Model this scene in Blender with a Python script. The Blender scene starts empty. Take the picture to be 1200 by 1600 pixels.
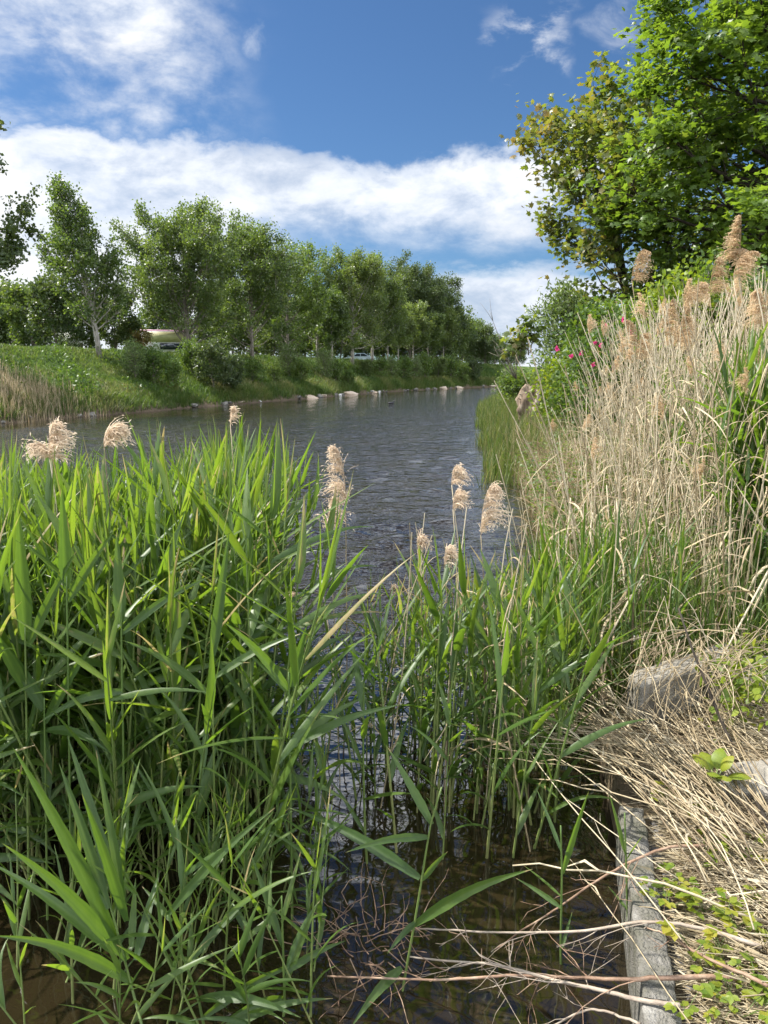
import bpy, math, random
import numpy as np
from mathutils import Vector, Matrix

random.seed(7)
R = np.random.default_rng(11)
scene = bpy.context.scene
COL = scene.collection
PI = math.pi

# ------------------------------------------------------------------ camera geometry
CAM = np.array([0.0, 0.0, 1.9])
PITCH = math.radians(10.6)
F = 1150.0
FW = np.array([0, math.cos(PITCH), -math.sin(PITCH)])
UP = np.array([0, math.sin(PITCH), math.cos(PITCH)])
RT = np.array([1.0, 0, 0])


def ray(px, py):
    return FW + RT * (px - 600) / F - UP * (py - 800) / F


def on(px, py, z=0.0):                       # the point of a level z that a photo pixel sees
    d = ray(px, py)
    return CAM + d * ((z - CAM[2]) / d[2])


def far(px, py, Y):                          # the point at distance Y
    d = ray(px, py)
    return CAM + d * (Y / d[1])


# ------------------------------------------------------------------ waterlines and terrain
YL = np.array([-60, -20, 0, 29, 48.5, 81, 109, 140, 180, 230, 300, 420])
XL_ = np.array([-41, -29, -23, -15, -9.3, 0, 13, 38, 90, 200, 360, 600.])
YR = np.array([-60, -20, 0, 1.63, 2.6, 5, 8, 16, 33, 54, 75, 105, 140, 180, 230, 300, 420])
XR_ = np.array([-13, -4.2, .28, .68, .92, 1.38, 1.9, 2.9, 4.9, 7.7, 13, 30, 65, 125, 260, 450, 700.])


def XL(y): return np.interp(y, YL, XL_)
def XR(y): return np.interp(y, YR, XR_)


def smooth(a, b, x):
    t = np.clip((x - a) / (b - a), 0, 1)
    return t * t * (3 - 2 * t)


def vnoise(x, y, s, seed=0):                 # cheap smooth noise, about -1..1
    x = np.asarray(x, float) / s; y = np.asarray(y, float) / s
    return (np.sin(x * 1.7 + seed) * np.cos(y * 1.3 + seed * 2.1) + np.sin(x * 3.1 + y * 2.3 + seed * 1.7) * .6
            + np.sin(x * 5.3 - y * 4.7 + seed * .7) * .3) / 1.9


def left_z(x, y):
    dx = (XL(y + .5) - XL(y - .5))
    s = (XL(y) - x) / np.sqrt(1 + dx * dx)
    s = s + (vnoise(x, y, 2.6, 3) * .38 + vnoise(x, y, .9, 8) * .12) * smooth(-1.2, .3, s)
    z = np.interp(s, [-3, -.4, 0, .35, 1.0, 3, 5, 6.2, 8, 30, 400], [-1.2, -.5, -.05, .3, .75, 1.75, 2.75, 3.2, 3.3, 3.2, 2.6])
    return z + vnoise(x, y, 2.2, 1) * .10 * smooth(.3, 2, s)


def right_z(x, y):
    dx = (XR(y + .5) - XR(y - .5))
    s = (x - XR(y)) / np.sqrt(1 + dx * dx)
    z_near = np.interp(s, [-3, -.02, .02, .3, 2.5, 8, 30, 400], [-1.0, -.5, .19, .21, .5, 1.0, 1.1, 1.0])
    z_far = np.interp(s, [-3, -.6, 0, .6, 2.5, 8, 30, 400], [-1.2, -.35, .0, .3, .7, 1.1, 1.1, 1.0])
    k = smooth(3.0, 4.2, y)
    return z_near * (1 - k) + z_far * k + vnoise(x, y, 1.1, 5) * .035 * smooth(.3, 1.5, s)


# ------------------------------------------------------------------ mesh building
class MB:
    def __init__(s):
        s.v, s.q, s.t, s.tint, s.n = [], [], [], [], 0

    def add(s, v, quads=None, tris=None, tint=.5):
        v = np.asarray(v, float).reshape(-1, 3)
        if quads is not None and len(quads): s.q.append(np.asarray(quads, np.int64).reshape(-1, 4) + s.n)
        if tris is not None and len(tris): s.t.append(np.asarray(tris, np.int64).reshape(-1, 3) + s.n)
        s.v.append(v)
        s.tint.append(np.broadcast_to(np.asarray(tint, float), (len(v),)))
        s.n += len(v)

    def arrays(s):
        V = np.concatenate(s.v) if s.v else np.zeros((0, 3))
        Q = np.concatenate(s.q) if s.q else np.zeros((0, 4), np.int64)
        T = np.concatenate(s.t) if s.t else np.zeros((0, 3), np.int64)
        return V, Q, T, (np.concatenate(s.tint) if s.tint else np.zeros(0))

    def mesh(s, name, mat, smooth_=True):
        V, Q, T, C = s.arrays()
        me = bpy.data.meshes.new(name)
        me.vertices.add(len(V)); me.vertices.foreach_set('co', V.astype(np.float32).ravel())
        me.loops.add(Q.size + T.size)
        me.loops.foreach_set('vertex_index', np.concatenate([Q.ravel(), T.ravel()]).astype(np.int32))
        me.polygons.add(len(Q) + len(T))
        st = np.concatenate([np.arange(len(Q)) * 4, Q.size + np.arange(len(T)) * 3]).astype(np.int32)
        me.polygons.foreach_set('loop_start', st)
        if smooth_: me.polygons.foreach_set('use_smooth', np.ones(len(st), bool))
        a = me.attributes.new('tint', 'FLOAT', 'POINT'); a.data.foreach_set('value', C.astype(np.float32))
        me.update(calc_edges=True); me.validate()
        if mat: me.materials.append(mat)
        return me

    def obj(s, name, mat, parent=None, smooth_=True, loc=None):
        return link(name, s.mesh(name, mat, smooth_), parent, loc)


def link(name, data, parent=None, loc=None):
    o = bpy.data.objects.new(name, data); COL.objects.link(o)
    if parent: o.parent = parent
    if loc is not None: o.location = loc
    return o


def tag(o, label=None, cat=None, group=None, kind=None):
    for k, v in (('label', label), ('category', cat), ('group', group), ('kind', kind)):
        if v: o[k] = v
    return o


def empty(name, loc=(0, 0, 0), rz=0, label=None, cat=None, group=None):
    o = link(name, None); o.location = Vector([float(c) for c in loc]); o.rotation_euler = (0, 0, rz); o.empty_display_size = .1
    return tag(o, label, cat, group)


def copy_tree(root, loc, rz=0, sc=1.0, tilt=(0, 0), label=None, group=None):
    c = root.copy(); COL.objects.link(c)
    c.location = Vector([float(q) for q in loc]); c.rotation_euler = (tilt[0], tilt[1], rz)
    c.scale = (sc, sc, sc) if np.isscalar(sc) else sc
    if label: c['label'] = label
    if group: c['group'] = group
    for ch in list(root.children):
        d = ch.copy(); COL.objects.link(d); d.parent = c
        for g in list(ch.children):
            e = g.copy(); COL.objects.link(e); e.parent = d
    return c


def unit(v):
    v = np.asarray(v, float)
    return v / (np.linalg.norm(v, axis=-1, keepdims=True) + 1e-9)


def frame_path(P):
    P = np.asarray(P, float)
    D = np.gradient(P, axis=0); D = unit(D)
    ref = np.array([0, 0, 1.0]) if abs(D[0][2]) < .9 else np.array([1.0, 0, 0])
    S = []
    s = unit(np.cross(D[0], ref))
    for d in D:
        s = unit(s - d * np.dot(s, d)); S.append(s)
    S = np.array(S)
    return D, S, np.cross(D, S)


def tube(mb, P, r, n=6, tint=.5, cap=True):
    P = np.asarray(P, float); m = len(P)
    r = np.broadcast_to(np.asarray(r, float), (m,))
    D, S, N = frame_path(P)
    a = np.arange(n) * 2 * PI / n
    V = P[:, None] + (S[:, None] * np.cos(a)[None, :, None] + N[:, None] * np.sin(a)[None, :, None]) * r[:, None, None]
    i = np.arange(m - 1)[:, None] * n; j = np.arange(n)[None]; j2 = (j + 1) % n
    Q = np.stack([i + j, i + j2, i + n + j2, i + n + j], -1).reshape(-1, 4)
    V = V.reshape(-1, 3); T = None
    if cap:
        V = np.vstack([V, P[0], P[-1]])
        k = np.arange(n); k2 = (k + 1) % n
        T = np.vstack([np.stack([np.full(n, m * n), k2, k], -1), np.stack([np.full(n, m * n + 1), (m - 1) * n + k, (m - 1) * n + k2], -1)])
    if np.ndim(tint): tint = np.concatenate([np.repeat(tint, n), [tint[0], tint[-1]] if cap else []])
    mb.add(V, Q, T, tint)


def ribbon(mb, P, w, side, fold=0.0, tint=.5):        # a strip three vertices wide, folded along its midrib
    P = np.asarray(P, float); m = len(P)
    D = unit(np.gradient(P, axis=0))
    side = np.broadcast_to(np.asarray(side, float), (m, 3))
    S = unit(side - D * np.sum(side * D, -1, keepdims=True))
    N = np.cross(S, D)
    w = np.asarray(w, float)[:, None]
    V = np.stack([P - S * w / 2, P - N * w * fold, P + S * w / 2], 1).reshape(-1, 3)
    i = np.arange(m - 1)[:, None] * 3
    Q = np.stack([np.stack([i + 0, i + 1, i + 4, i + 3], -1), np.stack([i + 1, i + 2, i + 5, i + 4], -1)], 1).reshape(-1, 4)
    tv = np.repeat(np.broadcast_to(np.asarray(tint, float), (m,)), 3) + np.tile([-.04, .14, 0.0], m); mb.add(V, Q, None, np.clip(tv, 0, 1))


def strip(mb, P, w, side, tint=.5):                   # flat strip two vertices wide
    P = np.asarray(P, float); m = len(P)
    D = unit(np.gradient(P, axis=0))
    S = unit(np.asarray(side, float)[None] - D * np.sum(np.asarray(side)[None] * D, -1, keepdims=True))
    w = np.broadcast_to(np.asarray(w, float), (m,))[:, None]
    V = np.stack([P - S * w / 2, P + S * w / 2], 1).reshape(-1, 3)
    i = np.arange(m - 1) * 2
    mb.add(V, np.stack([i, i + 1, i + 3, i + 2], -1), None, tint)


def scatter(mb, tv, tq, tt, ttint, pos, rot, sc, tint=None):
    """copies of a template at many places in one go: tv (k,3), rot (n,3,3), sc (n,) or (n,3)."""
    n, k = len(pos), len(tv)
    sc = np.asarray(sc, float)
    if sc.ndim == 1: sc = sc[:, None]
    V = np.einsum('nij,nkj->nki', rot, tv[None] * sc[:, None, :]) + np.asarray(pos)[:, None]
    off = (np.arange(n) * k)[:, None, None]
    Q = (tq[None] + off).reshape(-1, 4) if tq is not None and len(tq) else None
    T = (tt[None] + off).reshape(-1, 3) if tt is not None and len(tt) else None
    C = np.broadcast_to(ttint, (n, k)) if tint is None else np.asarray(ttint)[None] + np.asarray(tint)[:, None]
    mb.add(V.reshape(-1, 3), Q, T, np.clip(C, 0, 1).ravel())


def rot_zt(yaw, tx, ty):                              # tilt about x then y, after a yaw about z
    yaw, tx, ty = map(np.asarray, (yaw, tx, ty)); n = len(yaw)
    c, s = np.cos(yaw), np.sin(yaw); z = np.zeros(n); o = np.ones(n)
    Rz = np.stack([c, -s, z, s, c, z, z, z, o], -1).reshape(n, 3, 3)
    c, s = np.cos(tx), np.sin(tx)
    Rx = np.stack([o, z, z, z, c, -s, z, s, c], -1).reshape(n, 3, 3)
    c, s = np.cos(ty), np.sin(ty)
    Ry = np.stack([c, z, s, z, o, z, -s, z, c], -1).reshape(n, 3, 3)
    return Ry @ Rx @ Rz


def rot_axes(d, nrm):                                 # frames with y along d and z near nrm
    d = unit(d); x = unit(np.cross(d, nrm)); z = np.cross(x, d)
    return np.stack([x, d, z], -1)


# ------------------------------------------------------------------ materials
def mat_new(name):
    m = bpy.data.materials.new(name); m.use_nodes = True
    nt = m.node_tree; nt.nodes.clear()
    return m, nt, nt.nodes, nt.links


def ramp(N, cols, pos=None):
    r = N.new('ShaderNodeValToRGB')
    pos = pos or [i / max(1, len(cols) - 1) for i in range(len(cols))]
    while len(r.color_ramp.elements) < len(cols): r.color_ramp.elements.new(.5)
    for e, p, c in zip(r.color_ramp.elements, pos, cols):
        e.position = p; e.color = (*c, 1)
    return r


def leaf_mat(name, cols, trans, tf=.4, rough=.45, spec=.4, rnd=.35, pos=None):
    m, nt, N, L = mat_new(name)
    at = N.new('ShaderNodeAttribute'); at.attribute_name = 'tint'
    oi = N.new('ShaderNodeObjectInfo')
    mr = N.new('ShaderNodeMath'); mr.operation = 'MULTIPLY_ADD'; mr.inputs[1].default_value = rnd; mr.inputs[2].default_value = -rnd / 2
    L.new(oi.outputs['Random'], mr.inputs[0])
    ad = N.new('ShaderNodeMath'); ad.operation = 'ADD'; ad.use_clamp = True
    L.new(at.outputs['Fac'], ad.inputs[0]); L.new(mr.outputs[0], ad.inputs[1])
    tcn = N.new('ShaderNodeTexCoord'); nzn = N.new('ShaderNodeTexNoise'); nzn.inputs['Scale'].default_value = 55; nzn.inputs['Detail'].default_value = 3
    mpn = N.new('ShaderNodeMapping'); mpn.inputs['Scale'].default_value = (1, 1, .25); L.new(tcn.outputs['Object'], mpn.inputs[0]); L.new(mpn.outputs[0], nzn.inputs['Vector'])
    ad2 = N.new('ShaderNodeMath'); ad2.operation = 'MULTIPLY_ADD'; ad2.inputs[1].default_value = .5; ad2.inputs[2].default_value = -.25; L.new(nzn.outputs['Fac'], ad2.inputs[0])
    ad3 = N.new('ShaderNodeMath'); ad3.operation = 'ADD'; ad3.use_clamp = True; L.new(ad.outputs[0], ad3.inputs[0]); L.new(ad2.outputs[0], ad3.inputs[1]); ad = ad3
    r1 = ramp(N, cols, pos); L.new(ad.outputs[0], r1.inputs[0])
    p = N.new('ShaderNodeBsdfPrincipled')
    L.new(r1.outputs[0], p.inputs['Base Color'])
    p.inputs['Roughness'].default_value = rough; p.inputs['Specular IOR Level'].default_value = spec
    out = N.new('ShaderNodeOutputMaterial')
    if tf > 0:
        r2 = ramp(N, trans, pos); L.new(ad.outputs[0], r2.inputs[0])
        t = N.new('ShaderNodeBsdfTranslucent'); L.new(r2.outputs[0], t.inputs['Color'])
        mx = N.new('ShaderNodeMixShader'); mx.inputs[0].default_value = tf
        L.new(p.outputs[0], mx.inputs[1]); L.new(t.outputs[0], mx.inputs[2]); L.new(mx.outputs[0], out.inputs[0])
    else:
        L.new(p.outputs[0], out.inputs[0])
    return m


def noise_mat(name, cols, scale=5, rough=.85, bump=.3, detail=8, pos=None, stretch=(1, 1, 1), bscale=None, spec=.3, coords='Object'):
    m, nt, N, L = mat_new(name)
    tc = N.new('ShaderNodeTexCoord'); mp = N.new('ShaderNodeMapping'); mp.inputs['Scale'].default_value = stretch
    L.new(tc.outputs[coords], mp.inputs[0])
    nz = N.new('ShaderNodeTexNoise'); nz.inputs['Scale'].default_value = scale; nz.inputs['Detail'].default_value = detail; nz.inputs['Roughness'].default_value = .65
    L.new(mp.outputs[0], nz.inputs['Vector'])
    r = ramp(N, cols, pos or [.3 + .4 * i / max(1, len(cols) - 1) for i in range(len(cols))]); L.new(nz.outputs['Fac'], r.inputs[0])
    p = N.new('ShaderNodeBsdfPrincipled'); p.inputs['Roughness'].default_value = rough; p.inputs['Specular IOR Level'].default_value = spec
    L.new(r.outputs[0], p.inputs['Base Color'])
    if bump:
        n2 = N.new('ShaderNodeTexNoise'); n2.inputs['Scale'].default_value = bscale or scale * 4; n2.inputs['Detail'].default_value = 6
        L.new(mp.outputs[0], n2.inputs['Vector'])
        b = N.new('ShaderNodeBump'); b.inputs['Strength'].default_value = bump; b.inputs['Distance'].default_value = .02
        L.new(n2.outputs['Fac'], b.inputs['Height']); L.new(b.outputs[0], p.inputs['Normal'])
    o = N.new('ShaderNodeOutputMaterial'); L.new(p.outputs[0], o.inputs[0])
    return m


def plain(name, col, rough=.5, metal=0, spec=.5):
    m, nt, N, L = mat_new(name)
    nz = N.new('ShaderNodeTexNoise'); nz.inputs['Scale'].default_value = 9
    r = ramp(N, [tuple(c * .85 for c in col), tuple(min(1, c * 1.1) for c in col)], [.35, .65]); L.new(nz.outputs['Fac'], r.inputs[0])
    p = N.new('ShaderNodeBsdfPrincipled'); L.new(r.outputs[0], p.inputs['Base Color'])
    p.inputs['Roughness'].default_value = rough; p.inputs['Metallic'].default_value = metal; p.inputs['Specular IOR Level'].default_value = spec
    o = N.new('ShaderNodeOutputMaterial'); L.new(p.outputs[0], o.inputs[0])
    return m


M = {}
M['reed_leaf'] = leaf_mat('reed leaf', [(.032, .066, .016), (.052, .095, .020), (.08, .125, .026), (.28, .22, .10)], [(.13, .25, .018), (.20, .34, .022), (.29, .41, .026), (.45, .36, .13)], .40, .42, .4, pos=[0, .4, .78, .95])
M['reed_stem'] = leaf_mat('reed stem', [(.07, .12, .025), (.14, .18, .05), (.26, .23, .10)], [(.1, .2, .02)] * 2, .0, .5)
M['straw'] = leaf_mat('dry reed stalk', [(.12, .085, .05), (.31, .245, .145), (.50, .43, .30)], [(.4, .3, .15), (.6, .5, .3)], .12, .6, .35, .85)
M['straw_leaf'] = leaf_mat('dry reed leaf', [(.18, .13, .07), (.38, .30, .18), (.56, .48, .33)], [(.4, .3, .15), (.65, .5, .3)], .3, .65, .25)
M['plume_pale'] = leaf_mat('pale reed plume', [(.44, .32, .22), (.62, .49, .36), (.78, .67, .53)], [(.6, .46, .32), (.8, .68, .52)], .45, .8, .1)
M['plume_gold'] = leaf_mat('golden reed plume', [(.36, .25, .14), (.58, .44, .27), (.74, .61, .43)], [(.5, .36, .2), (.78, .6, .4)], .58, .8, .1)
M['poplar'] = leaf_mat('poplar leaf', [(.05, .082, .024), (.085, .122, .036), (.135, .165, .06)], [(.10, .17, .02), (.19, .27, .03), (.28, .34, .05)], .42, .42, .5)
M['poplar_light'] = leaf_mat('light poplar leaf', [(.05, .085, .018), (.085, .13, .025), (.13, .17, .04)], [(.12, .2, .015), (.2, .3, .025), (.28, .36, .04)], .36, .45, .5)
M['dark_leaf'] = leaf_mat('dark leaf', [(.035, .06, .02), (.06, .09, .03), (.09, .12, .04)], [(.09, .14, .02), (.17, .22, .03)], .36, .45, .5)
M['maple'] = leaf_mat('maple leaf', [(.05, .09, .018), (.085, .135, .026), (.13, .18, .035)], [(.14, .25, .015), (.25, .38, .025), (.36, .45, .04)], .42, .38, .3)
M['red_maple'] = leaf_mat('young maple leaf', [(.05, .09, .018), (.095, .125, .028), (.18, .125, .04)], [(.15, .26, .015), (.28, .34, .03), (.42, .29, .05)], .36, .42, .5)
M['shrub'] = leaf_mat('shrub leaf', [(.04, .08, .016), (.075, .125, .025), (.13, .17, .045)], [(.1, .2, .012), (.2, .3, .02), (.3, .36, .05)], .34, .5, .4)
M['willow'] = leaf_mat('willow leaf', [(.07, .11, .035), (.12, .165, .055), (.18, .22, .09)], [(.15, .24, .03), (.24, .32, .06)], .34, .5, .4)
M['lime'] = leaf_mat('yellow green leaf', [(.08, .13, .015), (.15, .2, .02), (.26, .24, .03)], [(.2, .32, .015), (.34, .42, .02), (.5, .45, .03)], .4, .5, .4)
M['bronze'] = leaf_mat('bronze leaf', [(.12, .11, .02), (.22, .15, .04), (.28, .16, .05)], [(.3, .25, .03), (.4, .25, .05)], .34, .5, .4)
M['pink'] = leaf_mat('rose petal', [(.55, .03, .16), (.65, .06, .25)], [(.6, .05, .2), (.7, .1, .3)], .3, .6, .3)
M['white_petal'] = leaf_mat('white petal', [(.7, .7, .62), (.8, .8, .75)], [(.7, .7, .6), (.7, .7, .6)], .3, .6, .3)
M['grass'] = leaf_mat('bank grass', [(.028, .056, .013), (.06, .10, .02), (.19, .17, .07)], [(.09, .18, .015), (.17, .26, .025), (.32, .3, .1)], .34, .5, .3)
M['bark'] = noise_mat('grey bark', [(.06, .05, .035), (.16, .14, .11), (.24, .21, .17)], 6, .9, .6, stretch=(1, 1, .25))
M['pale_bark'] = noise_mat('pale poplar bark', [(.11, .10, .075), (.25, .23, .19), (.36, .34, .30)], 5, .85, .4, stretch=(1, 1, .5))
M['dark_bark'] = noise_mat('dark bark', [(.02, .016, .012), (.06, .048, .036)], 8, .9, .5, stretch=(1, 1, .3))
M['twig_red'] = noise_mat('reddish twig bark', [(.11, .065, .04), (.23, .145, .095), (.36, .27, .19)], 12, .7, .3)
M['twig_pale'] = noise_mat('bleached twig', [(.17, .13, .10), (.38, .32, .25)], 14, .75, .3)
M['stump'] = noise_mat('weathered root wood', [(.06, .04, .025), (.17, .125, .085), (.36, .30, .23)], 7, .9, .8, stretch=(1, 1, .4))
M['concrete'] = noise_mat('weathered concrete', [(.055, .06, .035), (.12, .115, .09), (.17, .16, .14), (.27, .26, .235)], 11, .92, .9, bscale=120, detail=14)
M['old_concrete'] = noise_mat('stained concrete', [(.10, .09, .07), (.22, .20, .165), (.36, .335, .285)], 7, .93, .8, bscale=60, detail=12)
M['sheet'] = noise_mat('dark corrugated piling', [(.055, .052, .05), (.11, .105, .10), (.17, .16, .15)], 14, .8, .4)
M['rock'] = noise_mat('bank stone', [(.07, .065, .055), (.15, .14, .12), (.26, .24, .21)], 4, .9, .6)
M['sand_rock'] = noise_mat('sandy stone', [(.30, .22, .15), (.45, .35, .26), (.55, .46, .36)], 3, .92, .5)
M['white_rock'] = noise_mat('pale stone', [(.42, .41, .38), (.62, .60, .56)], 5, .9, .4)
M['soil'] = noise_mat('bank soil and litter', [(.045, .032, .02), (.10, .075, .045), (.20, .155, .095)], 6, .95, .7, detail=12, bscale=40)


def bank_mat():
    m, nt, N, L = mat_new('grassy bank')
    tc = N.new('ShaderNodeTexCoord')
    a = N.new('ShaderNodeTexNoise'); a.inputs['Scale'].default_value = .5; a.inputs['Detail'].default_value = 8
    b = N.new('ShaderNodeTexNoise'); b.inputs['Scale'].default_value = 6; b.inputs['Detail'].default_value = 8
    L.new(tc.outputs['Object'], a.inputs['Vector']); L.new(tc.outputs['Object'], b.inputs['Vector'])
    r1 = ramp(N, [(.035, .065, .014), (.065, .11, .02), (.11, .12, .035)], [.35, .5, .68]); L.new(a.outputs['Fac'], r1.inputs[0])
    r2 = ramp(N, [(.55, .55, .5), (1.2, 1.2, 1.1)], [.3, .7]); L.new(b.outputs['Fac'], r2.inputs[0])
    mu = N.new('ShaderNodeMix'); mu.data_type = 'RGBA'; mu.blend_type = 'MULTIPLY'; mu.inputs[0].default_value = 1
    L.new(r1.outputs[0], mu.inputs[6]); L.new(r2.outputs[0], mu.inputs[7])
    # bare earth low down by the water
    sx = N.new('ShaderNodeSeparateXYZ'); L.new(tc.outputs['Object'], sx.inputs[0])
    mr = N.new('ShaderNodeMapRange'); mr.inputs[1].default_value = .25; mr.inputs[2].default_value = .75; L.new(sx.outputs['Z'], mr.inputs[0])
    m2 = N.new('ShaderNodeMix'); m2.data_type = 'RGBA'; L.new(mr.outputs[0], m2.inputs[0])
    m2.inputs[6].default_value = (.10, .075, .05, 1); L.new(mu.outputs[2], m2.inputs[7])
    p = N.new('ShaderNodeBsdfPrincipled'); p.inputs['Roughness'].default_value = .95; p.inputs['Specular IOR Level'].default_value = .15
    L.new(m2.outputs[2], p.inputs['Base Color'])
    bp = N.new('ShaderNodeBump'); bp.inputs['Strength'].default_value = .8; bp.inputs['Distance'].default_value = .1
    L.new(b.outputs['Fac'], bp.inputs['Height']); L.new(bp.outputs[0], p.inputs['Normal'])
    o = N.new('ShaderNodeOutputMaterial'); L.new(p.outputs[0], o.inputs[0])
    return m


M['bank'] = bank_mat()


def water_mat():
    m, nt, N, L = mat_new('canal water')
    tc = N.new('ShaderNodeTexCoord')
    mp = N.new('ShaderNodeMapping'); mp.inputs['Scale'].default_value = (.55, 1.0, 1); L.new(tc.outputs['Object'], mp.inputs[0])
    n1 = N.new('ShaderNodeTexNoise'); n1.inputs['Scale'].default_value = 5.5; n1.inputs['Detail'].default_value = 3; n1.inputs['Distortion'].default_value = .4
    n2 = N.new('ShaderNodeTexNoise'); n2.inputs['Scale'].default_value = 16; n2.inputs['Detail'].default_value = 2
    L.new(mp.outputs[0], n1.inputs['Vector']); L.new(mp.outputs[0], n2.inputs['Vector'])
    at = N.new('ShaderNodeAttribute'); at.attribute_name = 'tint'        # how far the wind ruffles this stretch
    s1 = N.new('ShaderNodeMath'); s1.operation = 'MULTIPLY_ADD'; s1.inputs[1].default_value = .25
    L.new(n2.outputs['Fac'], s1.inputs[0]); L.new(n1.outputs['Fac'], s1.inputs[2])
    b = N.new('ShaderNodeBump'); b.inputs['Distance'].default_value = .05
    L.new(s1.outputs[0], b.inputs['Height'])
    st = N.new('ShaderNodeMath'); st.operation = 'MULTIPLY'; st.inputs[1].default_value = 1.6; L.new(at.outputs['Fac'], st.inputs[0])
    L.new(st.outputs[0], b.inputs['Strength'])
    nm = N.new('ShaderNodeTexNoise'); nm.inputs['Scale'].default_value = .6; nm.inputs['Detail'].default_value = 4; L.new(tc.outputs['Object'], nm.inputs['Vector'])
    r = ramp(N, [(.009, .0065, .003), (.019, .014, .0065)], [.35, .7]); L.new(nm.outputs['Fac'], r.inputs[0])
    p = N.new('ShaderNodeBsdfPrincipled'); L.new(r.outputs[0], p.inputs['Base Color'])
    p.inputs['Roughness'].default_value = .04; p.inputs['Specular IOR Level'].default_value = .75; p.inputs['IOR'].default_value = 1.5
    L.new(b.outputs[0], p.inputs['Normal'])
    o = N.new('ShaderNodeOutputMaterial'); L.new(p.outputs[0], o.inputs[0])
    return m


M['water'] = water_mat()

# ------------------------------------------------------------------ sun direction, world, camera
SUN_AZ, SUN_EL = math.radians(-74), math.radians(51)          # azimuth from +Y (ahead), negative = left
TO_SUN = Vector((math.sin(SUN_AZ) * math.cos(SUN_EL), math.cos(SUN_AZ) * math.cos(SUN_EL), math.sin(SUN_EL)))
sl = bpy.data.lights.new('sun', 'SUN'); sl.energy = 4.6; sl.angle = math.radians(.53); sl.color = (1, .955, .88)
so = bpy.data.objects.new('sun', sl); COL.objects.link(so); so.rotation_euler = TO_SUN.to_track_quat('Z', 'Y').to_euler()


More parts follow.
